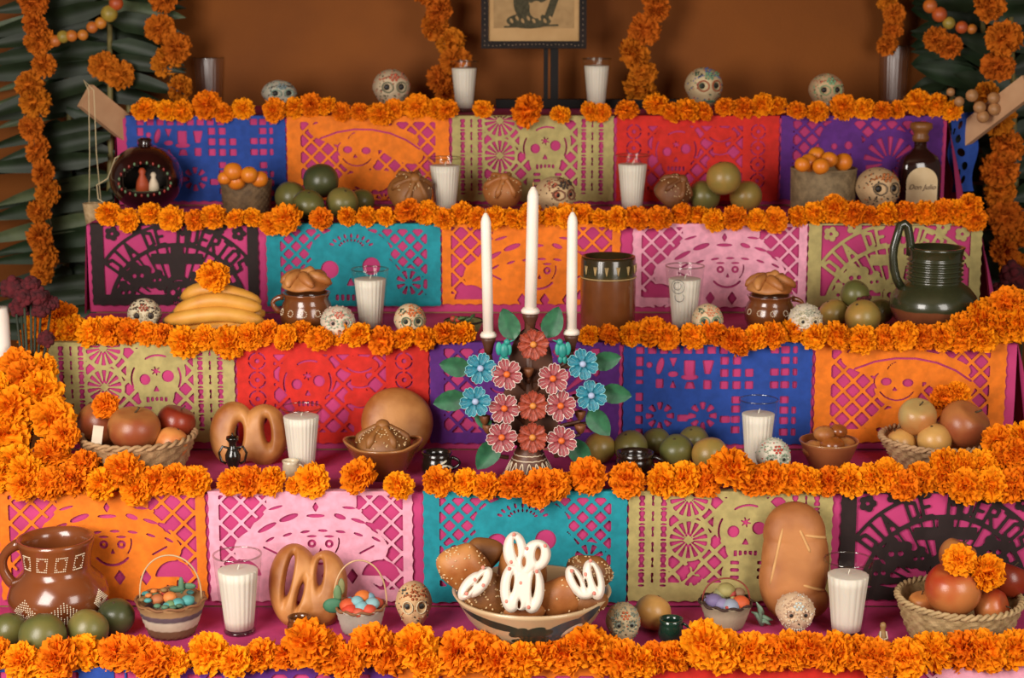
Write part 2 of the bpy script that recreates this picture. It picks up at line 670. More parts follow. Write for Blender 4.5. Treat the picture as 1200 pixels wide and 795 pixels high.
def des_redskull(c, T):
    x, y = c.x, c.y
    reg = d_box(x, y, 3.1, 12.4, 1.0, T - 1.0)
    c.cut(np.maximum(d_lattice(x, y, 1.25, 0.26), reg))
    skull_cut(c, 5.9, 3.2, 1.35)
    for yy, rx in ((1.9, 1.6), (3.4, 0.7), (4.7, 1.3), (6.4, 1.0)):
        c.fill(d_ell(x, y, 10.2, yy, rx, 0.75))
    c.fill(d_box(x, y, 9.7, 10.7, 1.5, T - 0.8))
    c.cut(d_arc(x, y, 10.2, 0.9, 1.6, 50, 130, 0.14))
    c.cut(d_arc(x, y, 10.2, 2.2, 1.6, 50, 130, 0.14))
    c.cut(d_arc(x, y, 10.2, 4.2, 1.3, 50, 130, 0.14))
    for u in (1.75, 13.9):
        for k in range(5):
            yy = 1.55 + k * 1.6
            if yy > T - 1:
                break
            for a in range(4):
                c.cut(d_arc(x, y, u, yy, 0.68, a * 90 + 12, a * 90 + 78, 0.15))
            c.cut(d_circ(x, y, u, yy, 0.2))


def des_purpleburst(c, T):
    x, y = c.x, c.y
    reg = d_box(x, y, 1.2, 14.3, 0.5, T - 1.0)
    c.cut(np.maximum(d_lattice(x, y, 1.1, 0.22), reg))
    c.fill(d_circ(x, y, 10.8, 4.6, 3.3))
    c.cut(d_burst(x, y, 10.8, 4.6, 0.7, 2.6, 14, 0.5))
    c.fill(d_ell(x, y, 5.9, 2.6, 2.1, 2.2))
    c.fill(d_ell(x, y, 6.3, 5.2, 2.2, 2.0))
    c.cut(d_circ(x, y, 6.7, 2.9, 0.40))
    c.cut(d_circ(x, y, 5.3, 3.0, 0.32))
    c.cut(d_arc(x, y, 6.0, 3.2, 1.1, 30, 140, 0.16))
    for k in range(5):
        c.cut(d_ell(x, y, 3.0 + k * 0.9, T - 1.8, 0.28, 0.5))


LET = {'D': [(0, 0, 0, 1), (0, 0, .55, .15), (.55, .15, .55, .85), (.55, .85, 0, 1)],
       'I': [(.3, 0, .3, 1)],
       'A': [(0, 1, .3, 0), (.3, 0, .6, 1), (.12, .65, .48, .65)],
       'E': [(.05, 0, .05, 1), (.05, 0, .6, 0), (.05, .5, .5, .5), (.05, 1, .6, 1)],
       'M': [(0, 1, 0, 0), (0, 0, .32, .5), (.32, .5, .64, 0), (.64, 0, .64, 1)],
       'U': [(0, 0, 0, .85), (0, .85, .3, 1), (.3, 1, .6, .85), (.6, .85, .6, 0)],
       'R': [(0, 1, 0, 0), (0, 0, .55, .1), (.55, .1, .55, .42), (.55, .42, 0, .52), (.2, .52, .6, 1)],
       'T': [(.3, 0, .3, 1), (0, 0, .62, 0)],
       'O': [(0, .15, .3, 0), (.3, 0, .6, .15), (.6, .15, .6, .85), (.6, .85, .3, 1), (.3, 1, 0, .85), (0, .85, 0, .15)],
       'S': [(.58, .12, .1, 0), (.1, 0, .05, .45), (.05, .45, .58, .58), (.58, .58, .52, 1), (.52, 1, .02, .9)]}


def des_muertos(c, T):
    x, y = c.x, c.y
    cx, cy = 8.2, 8.5
    rr = np.hypot(x - cx, y - cy)
    c.cut(d_box(x, y, 1.25, 14.9, 0.15, T - 1.1))
    # arched band of letters
    c.fill(np.abs(rr - 6.5) - 0.17)
    c.fill(np.maximum(np.abs(rr - 8.45) - 0.14, 0.2 - y))
    txt = 'DIA DE MUERTOS'
    for i, ch in enumerate(txt):
        if ch == ' ':
            continue
        a = R(-53 + i * 8.15)
        ca, sa = cos(a), sin(a)
        dx, dy = x - cx, y - cy
        u = dx * ca + dy * sa            # across the letter
        v = -(-dx * sa + dy * ca)        # outwards
        lx, ly = u + 0.36, 8.22 - v       # letter box, top at r = 8.22
        for (ax, ay, bx, by) in LET[ch]:
            c.fill(d_seg(lx, ly, ax * 1.2, ay * 1.55, bx * 1.2, by * 1.55, 0.27))
    # spokes, cross
    for k in range(19):
        a = R(-80 + k * 8.9)
        c.fill(np.maximum(d_seg(x, y, cx + 3.4 * sin(a), cy - 3.4 * cos(a), cx + 6.5 * sin(a), cy - 6.5 * cos(a), 0.17), -9))
    c.fill(d_box(x, y, cx - 0.6, cx + 0.6, 1.9, 8.0))
    c.fill(d_box(x, y, cx - 2.45, cx + 2.45, 2.85, 3.85))
    # flowers and skulls beside the cross
    for fx, fy, s in ((4.4, 5.0, 1.1), (12.0, 4.9, 1.1), (6.2, 5.4, 0.8), (10.2, 5.4, 0.8), (3.2, 6.6, 0.9), (13.2, 6.6, .9)):
        c.fill(d_circ(x, y, fx, fy, 0.95 * s))
        for k in range(5):
            a = 2 * pi * k / 5 + fx
            c.fill(d_circ(x, y, fx + 0.9 * s * cos(a), fy + 0.9 * s * sin(a), 0.42 * s))
        c.cut(d_circ(x, y, fx - 0.3 * s, fy, 0.2 * s))
        c.cut(d_circ(x, y, fx + 0.35 * s, fy - 0.05, 0.2 * s))
    c.fill(d_box(x, y, 1.2, 15, 6.9, 7.4))
    skull_cut(c, 8.2, 6.4, 0.8)
    for fx in (2.1, 4.2, 12.3, 14.1):
        fy = 0.95 if fx in (2.1, 14.1) else 0.35
        for k in range(5):
            a = 2 * pi * k / 5
            c.fill(d_circ(x, y, fx + 0.42 * cos(a), fy + 0.42 * sin(a), 0.28))
        c.cut(d_circ(x, y, fx, fy, 0.15))


def des_skullhat(c, T):
    x, y = c.x, c.y
    reg = d_box(x, y, 1.3, 14.7, 0.5, T - 1.4)
    c.cut(np.maximum(d_lattice(x, y, 0.98, 0.26), reg))
    c.fill(d_ell(x, y, 7.7, 2.6, 3.7, 2.2))
    c.fill(d_ell(x, y, 7.7, 5.2, 4.6, 3.0))
    c.fill(d_box(x, y, 5.0, 10.6, 6.0, T))
    for k in range(9):
        a = R(200 + k * 17.5)
        c.cut(d_ell(x, y, 7.8 + 1.9 * cos(a), 2.3 + 1.2 * sin(a), 0.24, 0.11, a))
        c.cut(d_ell(x, y, 7.8 + 1.1 * cos(a), 2.2 + 0.7 * sin(a), 0.16, 0.09, a))
    c.cut(d_circ(x, y, 5.8, 4.2, 0.82))
    c.cut(d_circ(x, y, 9.6, 3.9, 0.82))
    c.cut(d_poly(x, y, [(7.7, 4.9), (8.1, 5.7), (7.3, 5.7)]))
    for u in (2.8, 13.0):
        c.fill(d_circ(x, y, u, 5.4, 1.35))
        c.cut(d_burst(x, y, u, 5.4, 0.35, 1.15, 8, 0.5))
    for q in range(6):
        c.cut(d_box(x, y, 6.3 + q * .5, 6.6 + q * .5, 6.5, 7.1))


def des_charro(c, T):
    x, y = c.x, c.y
    for (x0, x1) in ((0.85, 4.6), (11.6, 15.2)):
        c.cut(np.maximum(d_lattice(x, y, 1.18, 0.22, 0.1), d_box(x, y, x0, x1, 0.3, T - 1.0)))
    c.fill(d_ell(x, y, 8.0, 6.6, 5.6, 6.6))
    c.fill(d_ell(x, y, 8.0, 4.6, 6.0, 2.4))
    for ux, uy, a, l in ((4.0, 2.1, -.75, .9), (5.3, 1.3, -.3, 1.0), (11.0, 1.3, .1, .9), (12.4, 1.65, .55, .9)):
        c.cut(d_ell(x, y, ux, uy, l * 0.62, 0.11, a))
    for ux, uy, a, l, h in ((4.6, 2.9, -.5, .85, .2), (6.3, 2.1, -.35, .8, .24), (8.4, 1.95, 0, .75, .15), (10.3, 2.0, .35, .5, .2), (11.7, 2.35, .3, .6, .14), (12.8, 2.75, .4, .6, .2)):
        c.cut(d_ell(x, y, ux, uy, l, h, a))
    for k in range(7):
        ux = 4.8 + k * 1.38
        uy = 3.15 + 0.075 * (ux - 9.0) ** 2 * 0.55
        c.cut(d_ell(x, y, ux, uy, 0.42, 0.11, (ux - 9) * 0.12))
    c.cut(d_poly(x, y, [(8.4, 0.8), (8.65, 1.25), (8.4, 1.7), (8.15, 1.25)]))
    for s in (-1, 1):
        c.cut(d_circ(x, y, 8.75 + s * 0.68, 4.2, 0.34))
        c.fill(d_circ(x, y, 8.75 + s * 0.68, 4.2, 0.14))
        c.cut(d_ell(x, y, 8.75 + s * 0.68, 3.6, 0.42, 0.10))
    c.cut(d_poly(x, y, [(8.75, 4.5), (8.95, 4.95), (8.55, 4.95)]))
    c.cut(d_arc(x, y, 8.7, 4.3, 1.55, 40, 140, 0.2))
    c.cut(d_arc(x, y, 8.7, 4.0, 1.5, -10, 40, 0.12))
    for ux in (7.2, 9.2, 11.2):
        c.cut(d_poly(x, y, [(ux, 6.2), (ux + 0.45, 6.85), (ux, 7.5), (ux - 0.45, 6.85)]))
    for ux in (2.6, 13.4):
        c.cut(np.maximum(d_circ(x, y, ux, 7.0, 1.5), d_box(x, y, 0.9, 15.1, 0, 6.8)))
        c.cut(d_poly(x, y, [(ux - .8, 7.3), (ux, 7.7), (ux + .8, 7.3), (ux, 8.0)]))
    c.cut(d_seg(x, y, 4.3, 4.5, 5.3, 5.0, 0.16))
    c.cut(d_seg(x, y, 11.8, 5.0, 12.9, 4.4, 0.16))


def march(fn, x0, x1, y0, y1, nx, ny):
    """polygons of the region fn > 0 on a grid; returns 2D verts, faces, field at verts"""
    xs, ys = np.linspace(x0, x1, nx + 1), np.linspace(y0, y1, ny + 1)
    X, Y = np.meshgrid(xs, ys)
    Fd = fn(X, Y)
    Fd = np.where(np.abs(Fd) < 1e-6, 1e-6, Fd)
    inside = Fd > 0
    key, V, FV, Fc = {}, [], [], []
    Fl, xl, yl = Fd.tolist(), xs.tolist(), ys.tolist()
    Il = inside.tolist()

    def node(j, i):
        k = (j, i)
        q = key.get(k)
        if q is None:
            q = key[k] = len(V)
            V.append((xl[i], yl[j]))
            FV.append(Fl[j][i])
        return q

    def cross(j0, i0, j1, i1):
        if (j0, i0) > (j1, i1):
            j0, i0, j1, i1 = j1, i1, j0, i0
        k = (j0, i0, j1, i1)
        q = key.get(k)
        if q is None:
            a, b = Fl[j0][i0], Fl[j1][i1]
            t = min(0.97, max(0.03, a / (a - b)))
            q = key[k] = len(V)
            V.append((xl[i0] + (xl[i1] - xl[i0]) * t, yl[j0] + (yl[j1] - yl[j0]) * t))
            FV.append(0.0)
        return q
    for j in range(ny):
        for i in range(nx):
            a, b, c_, d = Il[j][i], Il[j][i + 1], Il[j + 1][i + 1], Il[j + 1][i]
            if a and b and c_ and d:
                Fc.append((node(j, i), node(j, i + 1), node(j + 1, i + 1), node(j + 1, i)))
            elif a or b or c_ or d:
                cs = ((j, i), (j, i + 1), (j + 1, i + 1), (j + 1, i))
                ins = (a, b, c_, d)
                poly = []
                for k in range(4):
                    k2 = (k + 1) % 4
                    if ins[k]:
                        poly.append(node(*cs[k]))
                    if ins[k] != ins[k2]:
                        poly.append(cross(*cs[k], *cs[k2]))
                if len(poly) > 2:
                    Fc.append(tuple(poly))
    return np.array(V), Fc, np.array(FV)


PAPER = {}


def paper_mat(key, c):
    l = lin(c)
    return mat('tissue_paper_' + key, c, tuple(min(1, v * 1.0) for v in [int(c[i:i + 2], 16) / 255 * 0.90 for i in (1, 3, 5)]),
               rough=0.75, scale=60, bump=0.18, bscale=30, spec=0.25)


COLS = {'blue': '#26489a', 'orange': '#ea7a1c', 'olive': '#b3a468', 'red': '#cf2a20', 'purple': '#5f2a80', 'black': '#2b1f1e',
        'teal': '#1f8f9c', 'pink': '#eda6bb'}
DES = {'tomb': des_tomb, 'catrina': des_catrina, 'skullflower': des_skullflower, 'redskull': des_redskull, 'purpleburst': des_purpleburst,
       'muertos': des_muertos, 'skullhat': des_skullhat, 'charro': des_charro}
WORDS = {'tomb': 'cut with squares and little figures', 'catrina': 'cut with a smiling lady in a wide hat', 'skullflower': 'cut with a skull beside daisy wheels',
         'redskull': 'cut with a skull in diamond lattice', 'purpleburst': 'cut with a skull and a large starburst',
         'muertos': 'cut with arched lettering over a cross', 'skullhat': 'cut with a round-eyed skull between diamond dots', 'charro': 'cut with a grinning skull under a broad hat'}
ON = ['highest row', 'second row', 'third row', 'fourth row', 'lowest row']


def papel(tier, x0, x1, key, design, drop, curl=0.0, wr=0.0015, seed=0):
    """one sheet hung over a shelf edge: x0, x1 in metres"""
    U = (x1 - x0) / 16.0
    T = drop / U
    nx, ny = 150, max(40, int(150 * (T + 0.8) / 16))

    def fn(X, Y):
        c = Cut(X, Y)
        DES[design](c, T)
        c.f = np.where(Y < 0.02, 9.0, c.f)
        edge_field(c, T)
        return c.f
    V, Fc, _ = march(fn, 0, 16, -0.8, T, nx, ny)
    u, t = V[:, 0] * U + x0, V[:, 1] * U
    ph = seed * 1.7
    rip = wr * (np.sin(u * 38 + ph) + 0.6 * np.sin(u * 71 + t * 40 + ph * 2)) * np.clip(t / 0.05, 0, 1)
    Yf, Zs = SY[tier] - 0.0035, SZ[tier]
    up = t < 0
    Yv = np.where(up, Yf - t, Yf - np.abs(rip) - 0.0035 * np.clip(t / drop, 0, 1))
    Zv = np.where(up, Zs + 0.0035, Zs + 0.0035 - t)
    if curl:
        k = np.clip((t - (drop - curl)) / curl, 0, 1)
        Yv = Yv - 0.55 * curl * k ** 2
        Zv = Zv + 0.40 * curl * k ** 2
    P = np.stack([u, Yv, Zv], 1)
    me = bpy.data.meshes.new('papel_picado')
    me.from_pydata(P.tolist(), [], Fc)
    me.materials.append(paper_mat(key, COLS[key]))
    me.polygons.foreach_set('use_smooth', [True] * len(me.polygons))
    o = bpy.data.objects.new('papel_picado', me)
    COL.objects.link(o)
    return tag(o, '%s tissue banner %s, %s' % (key, WORDS[design], ON[tier]), 'paper banner')


rise = [SZ[i] - SZ[i + 1] for i in range(4)] + [0.22]
# (left px, right px) at the shelf edge, colour, design, drop as part of the rise, curl
PANELS = {
    0: [(147, 335, 'blue', 'tomb', .97, 0), (335, 527, 'orange', 'catrina', .96, 0), (529, 720, 'olive', 'skullflower', .97, 0), (722, 914, 'red', 'redskull', .97, 0), (915, 1106, 'purple', 'purpleburst', .95, 0)],
    1: [(105, 303, 'black', 'muertos', .93, 0), (311, 517, 'teal', 'skullhat', .98, .03), (517, 728, 'orange', 'charro', .92, 0), (741, 947, 'pink', 'charro', .95, 0), (947, 1152, 'olive', 'muertos', .95, 0)],
    2: [(56, 275, 'olive', 'skullflower', .94, 0), (276, 503, 'red', 'redskull', .95, 0), (503, 727, 'purple', 'purpleburst', .95, 0), (730, 953, 'blue', 'tomb', .96, 0), (955, 1181, 'orange', 'catrina', .94, 0)],
    3: [(-4, 241, 'orange', 'charro', .95, 0), (243, 484, 'pink', 'charro', .96, 0), (495, 736, 'teal', 'skullhat', .97, 0), (736, 977, 'olive', 'skullflower', .96, 0), (985, 1228, 'black', 'muertos', .95, 0)],
    4: [(-66, 192, 'blue', 'tomb', 1, 0), (200, 462, 'purple', 'purpleburst', 1, 0), (465, 738, 'orange', 'catrina', 1, 0), (744, 1016, 'red', 'redskull', 1, 0), (1021, 1290, 'pink', 'charro', 1, 0)]}
for ti, row in PANELS.items():
    for j, (a, b, key, dsg, dr, cu) in enumerate(row):
        papel(ti, X_at(a, SY[ti], SZ[ti]), X_at(b, SY[ti], SZ[ti]), key, dsg, rise[ti] * dr, cu, seed=ti * 5 + j, wr=0.0022 if ti == 0 else 0.0014)

# the blue sheet folded round the right end of the topmost step
def fn_side(X, Y):
    c = Cut(X, Y)
    for k in range(5):
        c.cut(d_circ(X, Y, 1.6 + 0.25 * k, 1.0 + k * 1.35, 0.42))
        c.cut(d_box(X, Y, 0.5 + .3 * k, 0.85 + .3 * k, 1.3 + k * 1.35, 1.9 + k * 1.35))
    c.f = np.minimum(c.f, np.minimum(np.minimum(X - 0.12 * Y, 4.2 - X), 7.6 - Y))
    return c.f


V, Fc, _ = march(fn_side, 0, 4.3, -0.2, 7.7, 42, 78)
U = 0.4 / 16
pts = []
for (a, b) in V:
    x = AX1 + 0.006 + a * U * 0.75 + 0.006 * sin(b * 1.1 + a)
    pts.append((x, SY[0] + 0.01 + 0.03 * a / 4, SZ[0] + 0.004 - b * U))
tag(obj('papel_picado', (pts, Fc), paper_mat('blue', COLS['blue'])), 'blue tissue paper sheet folded round the altar corner behind the brown bottle', 'paper banner')
# ------------------------------------------------------------------ marigolds
MARI = mat('marigold_petals', '#f7990a', '#ed7e05', rough=0.8, scale=60, rnd=0.05, spec=0.15, contrast=(0.3, 0.7))


def marigold_geo(seed, n=190):
    """pompon flower head of unit radius, facing +Z"""
    r = random.Random(seed)
    V, Fc = ball((0, 0, -0.12), (0.62, 0.62, 0.5), 12, 8)
    g = 2.39996
    for i in range(n):
        cz = 1 - 1.55 * (i + 0.5) / n
        th = math.acos(max(-1, min(1, cz))) + r.uniform(-.12, .12)
        a = i * g + r.uniform(-.25, .25)
        d = Vector((sin(th) * cos(a), sin(th) * sin(a), cos(th)))
        t1 = Vector((cos(th) * cos(a), cos(th) * sin(a), -sin(th)))
        t2 = Vector((-sin(a), cos(a), 0))
        tw = r.uniform(-1.2, 1.2)
        w = t1 * sin(tw) + t2 * cos(tw)
        nrm = d.cross(w).normalized()
        L = r.uniform(0.86, 1.08) * (1.0 if th < 1.2 else 0.98)
        wid = r.uniform(0.10, 0.165)
        bend = r.uniform(-0.10, 0.22)
        base = len(V)
        zs = 0.80
        for k, (q, ww) in enumerate(((0.42, 0.45), (0.76, 1.0), (1.0, 1.15))):
            c = d * (L * q) + nrm * (bend * q * q) + t1 * (0.10 * q * q)
            for s in (-1, 0, 1):
                p = c + w * (s * wid * ww) + nrm * ((0.07 if s == 0 else -0.03) * ww)
                if k == 2:
                    p += d * (-0.09 if s else r.uniform(-.03, .06))
                V.append((p.x, p.y, p.z * zs))
        for k in range(2):
            for s in range(2):
                q = base + k * 3 + s
                Fc.append((q, q + 1, q + 4, q + 3))
    return V, Fc


MARI_ME = [mk('marigold', marigold_geo(100 + i), MARI) for i in range(6)]
DRY = mat('marigold_petals_deep', '#d67a1c', '#b86416', rough=0.85, scale=60, rnd=0.04, spec=0.1)
MARI_DRY = [mk('marigold', marigold_geo(200 + i, 150), DRY) for i in range(3)]


def marigold(pos, r, face=None, label=None, group=None, parent=None, name='marigold', dry=False, sq=1.0):
    if face is None:
        face = Vector((rng.uniform(-.7, .7), rng.uniform(-1.2, -.3), rng.uniform(.2, 1.3)))
    q = Vector(face).normalized().to_track_quat('Z', 'Y')
    e = (q.to_matrix() @ Matrix.Rotation(rng.uniform(0, 6.28), 3, 'Z')).to_euler()
    o = obj(name, rng.choice(MARI_DRY if dry else MARI_ME), None, parent, pos, e, sc=(r, r * rng.uniform(.9, 1.05), r * sq * rng.uniform(.85, 1.05)))
    if label:
        tag(o, label, 'flower', group)
    return o


ROWS = {}


def edge_flower(tier, px, dpx, dy=0.0, back=0.0, lift=0.0):
    """a flower head lying on a shelf edge; dy: px lower (hanging over the edge)"""
    Z = SZ[tier]
    k = mpp(SY[tier], Z)
    r = dpx / 2 * k * (.94, .92, .92, .92, .90)[tier]
    Y = SY[tier] + r * 0.10 + back
    z = Z + r * 0.56 + 0.003 + lift - dy * k
    if dy > 0:
        Y = min(Y, SY[tier] - r * 0.35)
    lab = 'orange marigold head in the row along the edge of the %s shelf' % ['top', 'second highest', 'middle', 'second lowest', 'lowest'][tier]
    grp = 'marigolds along the %s shelf edge' % ['top', 'second highest', 'middle', 'second lowest', 'lowest'][tier]
    return marigold((X_at(px, Y, z), Y, z), r, None, lab, grp)


def row(tier, x0, x1, d0, d1, step, skip=()):
    x = x0
    while x < x1:
        d = rng.uniform(d0, d1)
        if not any(a < x < b for a, b in skip):
            edge_flower(tier, x, d, rng.uniform(-3, 3) if rng.random() < .75 else rng.uniform(2, 8), rng.uniform(0, .012))
        x += d * step * rng.uniform(.85, 1.15)


# top shelf: smaller heads with gaps, larger ones hanging over
for px, d, dy in ((170, 36, 2), (196, 32, 2), (214, 30, 2), (243, 40, -2), (262, 28, 4), (285, 30, 0), (321, 34, 2), (345, 30, -1), (364, 34, -3), (382, 30, -3), (400, 26, 2), (422, 26, 2),
                  (446, 34, 7), (462, 28, 0), (488, 38, 0), (512, 30, 0), (524, 32, 2), (566, 28, 0), (619, 46, 6), (657, 28, 6), (692, 28, 2), (705, 26, 3), (735, 32, 2), (770, 36, -3), (788, 30, 4),
                  (806, 36, 3), (824, 28, 2), (850, 30, -2), (872, 32, 0), (893, 34, -3), (910, 30, -3), (934, 28, 1), (958, 30, 3), (988, 36, 0), (1012, 30, 0), (1034, 30, 2), (1052, 26, 0), (1076, 40, -4), (1096, 34, -3), (1116, 30, 2)):
    edge_flower(0, px, d, dy)
# second highest
row(1, 128, 320, 30, 38, .70)
for px, d, dy in ((335, 48, 6), (376, 32, 2), (407, 30, 0), (430, 30, 0), (452, 30, 0), (478, 38, -5), (500, 36, -3)):
    edge_flower(1, px, d, dy)
row(1, 520, 930, 30, 38, .62)
for px, d, dy in ((935, 32, 0), (955, 36, -3), (978, 42, -6), (1000, 36, -2), (1020, 34, 0), (1040, 36, -2), (1062, 36, -3), (1085, 36, -3), (1105, 38, -4), (1122, 36, -3), (1135, 40, -8), (1142, 34, 3)):
    edge_flower(1, px, d, dy)
for px, py, d in ((622, 247, 30), (662, 232, 26), (672, 238, 28)):
    edge_flower(1, px, d, 0, 0.03, 0.008)
# middle
for px, d, dy in ((108, 46, 0), (130, 44, -2), (152, 40, -2), (172, 38, 0), (190, 34, 0), (216, 46, 10), (240, 34, 2), (268, 46, 10), (292, 40, 2), (312, 40, 0), (334, 36, 2)):
    edge_flower(2, px, d, dy)
row(2, 354, 560, 34, 42, .62)
for px, d, dy in ((690, 30, 0), (714, 34, 0), (740, 36, 0), (764, 46, 0), (782, 38, 2), (812, 40, 2), (835, 40, 0), (862, 46, 10), (886, 36, 2)):
    edge_flower(2, px, d, dy)
row(2, 905, 1140, 36, 44, .58)
for px, d, dy, b in ((1130, 50, -4, 0), (1152, 56, -10, .01), (1174, 50, -6, 0), (1192, 54, -8, 0), (1212, 50, -8, 0), (1150, 44, 6, 0), (1180, 50, -30, .02), (1205, 50, -26, .02), (1160, 40, -22, .05)):
    edge_flower(2, px, d, dy, b)
# second lowest
row(3, -4, 150, 46, 54, .6)
for px, d, dy, b in ((18, 52, -16, .04), (60, 52, -22, .05), (98, 46, -14, .03), (146, 56, -10, 0), (160, 44, 8, 0), (182, 46, 0, 0), (206, 46, -2, 0), (228, 44, 0, 0), (76, 44, -48, .06), (30, 50, -10, 0)):
    edge_flower(3, px, d, dy, b)
for px, d, dy in ((272, 42, 0), (292, 44, 0), (318, 42, 0), (345, 26, 0), (366, 48, 0), (420, 54, -4), (468, 42, 2), (514, 44, 0), (545, 40, 0), (570, 40, 2), (601, 46, 2), (632, 58, 8), (650, 44, 2), (688, 52, -4),
                  (735, 50, 0), (778, 48, 0), (802, 50, -2), (826, 48, 0), (858, 62, -10), (884, 50, 0), (906, 50, -2), (930, 46, -2), (948, 44, 0), (972, 44, 0), (996, 48, 0), (1022, 44, -3), (1040, 46, -8), (1060, 46, 2)):
    edge_flower(3, px, d, dy)
row(3, 1080, 1215, 46, 54, .5)
for px, d, dy, b in ((1108, 50, -14, .02), (1150, 52, -12, .02), (1180, 54, -20, .03), (1200, 54, -40, .05), (1170, 48, -38, .06), (1192, 50, -30, .02), (1130, 46, -16, .01)):
    edge_flower(3, px, d, dy, b)
# lowest: full heads
row(4, -6, 170, 50, 58, .66)
for px, d, dy in ((68, 60, 2), (160, 54, -2), (180, 56, 4), (205, 44, 2), (245, 62, 0), (275, 50, 3), (305, 54, 0), (335, 48, 0), (362, 76, -8), (386, 60, 0), (408, 54, 3), (434, 66, -10), (456, 60, 0), (486, 66, -8), (500, 46, 6),
                  (536, 66, 0), (564, 60, -3), (585, 54, 2), (612, 56, 2), (634, 54, 0), (662, 58, 0), (688, 66, -10), (708, 58, 0), (730, 58, 2), (752, 50, 3), (768, 46, 0), (790, 50, 0), (828, 72, -8), (845, 66, -2), (880, 60, -2), (905, 56, -2),
                  (928, 60, -4), (952, 60, -4), (978, 62, -2), (1004, 56, -2)):
    edge_flower(4, px, d, dy)
row(4, 1028, 1216, 58, 66, .52)


# loose heads and heaps at the ends
def heap(pts, label, group):
    for px, py, d, Y in pts:
        p = at(px, py, Y)
        marigold(p, d / 2 * mpp(Y, p.z), Vector((rng.uniform(-.5, .5), -1, rng.uniform(0, .9))), label, group)


heap([(14, 478, 60, 3.46), (48, 460, 56, 3.50), (28, 445, 50, 3.52), (62, 490, 54, 3.45), (8, 510, 60, 3.44), (-6, 460, 52, 3.5), (20, 428, 44, 3.56), (50, 432, 40, 3.56)],
     'orange marigold head in the tall heap at the left end of the altar', 'marigolds heaped at the left end')
heap([(50, 380, 46, 3.72), (72, 372, 44, 3.72), (66, 392, 44, 3.70), (84, 388, 42, 3.69), (40, 396, 40, 3.74)],
     'orange marigold head heaped under the dark red cockscomb flowers', 'marigolds under the cockscomb bunch')


# ------------------------------------------------------------------ hanging garlands: string with flower heads
STRING = mat('garland_string', '#4a3a22', rough=0.9)
CORD = mat('pale_cord', '#c9b48a', rough=0.9)


def garland(label, pts, dia, Y, dense=1.0, dry=True):
    """pts: image points of the string at distance Y"""
    P = [at(a, b, Y) for a, b in pts]
    t = thing('marigold_garland', label, 'garland', P[0])
    o = P[0]
    obj('string', tube([p - o for p in P], 0.0018, 6), STRING, t)
    k = mpp(Y, P[0].z)
    for a, b in zip(P[:-1], P[1:]):
        L = (b - a).length
        n = max(1, int(round(L / (dia * k * 0.62) * dense)))
        for i in range(n):
            q = a.lerp(b, (i + 0.5) / n) - o
            q += Vector((rng.uniform(-.3, .3), rng.uniform(-.25, .1), rng.uniform(-.1, .1))) * dia * k
            marigold(q, dia * k / 2 * rng.uniform(.9, 1.12), Vector((rng.uniform(-1, 1), -1, rng.uniform(-.5, .8))), parent=t, name='flower_head', dry=dry)
    return t


garland('marigold garland hanging down the left palm fronds', [(38, -70), (45, 40), (42, 85), (40, 110), (34, 132), (40, 165), (44, 190), (46, 215), (50, 235), (60, 262), (48, 292), (55, 328)], 36, 4.50, .9)
garland('marigold garland hanging beside the left corner of the wall', [(200, -70), (198, 15), (200, 45), (205, 62), (200, 88), (198, 112)], 38, 4.60, .8)
garland('marigold garland hanging on the wall beside a white candle', [(496, -70), (510, 20), (522, 55), (526, 85), (522, 118)], 36, 4.66, 1.1)
garland('marigold garland hanging on the wall beside the easel post', [(764, -70), (758, 20), (752, 50), (746, 80), (746, 112)], 38, 4.66, 1.15)
garland('marigold garland hanging in the right palm fronds', [(1166, -70), (1170, 25), (1168, 60), (1166, 100), (1172, 155), (1190, 185), (1172, 205), (1185, 240), (1192, 285), (1180, 300), (1192, 325)], 44, 4.46, .95)
garland('short marigold garland by the clear glass in the right corner', [(1034, -70), (1040, 10), (1046, 45), (1048, 62)], 26, 4.68, .8)
for px, py, w, lab in ((130, 82, 44, 'deep orange marigold head tucked in the left palm leaves'), (1104, 50, 38, 'deep orange marigold head tucked in the right palm leaves')):
    for dx, dy in ((-.18, -.1), (.22, .12)):
        p = at(px + dx * w, py + dy * w, 4.56)
        marigold(p, w * .42 * mpp(4.56, p.z), (0.1, -1, .1), lab, lab.replace('deep orange marigold head', 'marigolds'), dry=True)

# strings of tejocote fruits
TEJ = mat('tejocote_skin', '#d97a1e', '#b8642a', rough=0.45, scale=30, rnd=.12)
TEJG = mat('tejocote_skin_yellow', '#b89a3a', '#8d7a30', rough=0.45, scale=30)
TEJP = mat('pale_berry_skin', '#c08a58', '#94683e', rough=0.5, scale=40)


def bead_string(label, pts, Y, mats):
    P = [at(a, b, Y) for a, b, _ in pts]
    o = P[0]
    t = thing('fruit_string', label, 'garland', o)
    obj('string', tube([p - o for p in P], 0.0012, 5), STRING, t)
    for i, (p, (_, _, d)) in enumerate(zip(P, pts)):
        obj('fruit', ball((0, 0, 0), d / 2 * mpp(Y, p.z), 14, 9), mats[i % len(mats)], t, p - o)


bead_string('string of orange and yellow berries curving over the left palm leaves',
            [(148, -12, 17), (136, 4, 17), (128, 16, 20), (118, 27, 14), (108, 32, 14), (97, 41, 13), (84, 42, 14), (74, 43, 15), (65, 48, 14)], 4.50, [TEJ, TEJ, TEJG, TEJ, TEJ])
bead_string('string of orange and yellow berries in the right palm leaves',
            [(1084, -12, 17), (1090, 7, 17), (1101, 17, 18), (1112, 27, 15), (1127, 32, 15), (1139, 34, 12)], 4.54, [TEJ, TEJ, TEJ, TEJG])
bead_string('cluster of pale brown berries hanging before the right plank',
            [(1114, 108, 10), (1124, 119, 12), (1139, 112, 15), (1148, 126, 15), (1164, 115, 14), (1165, 128, 15), (1152, 137, 15)], 4.30, [TEJP])

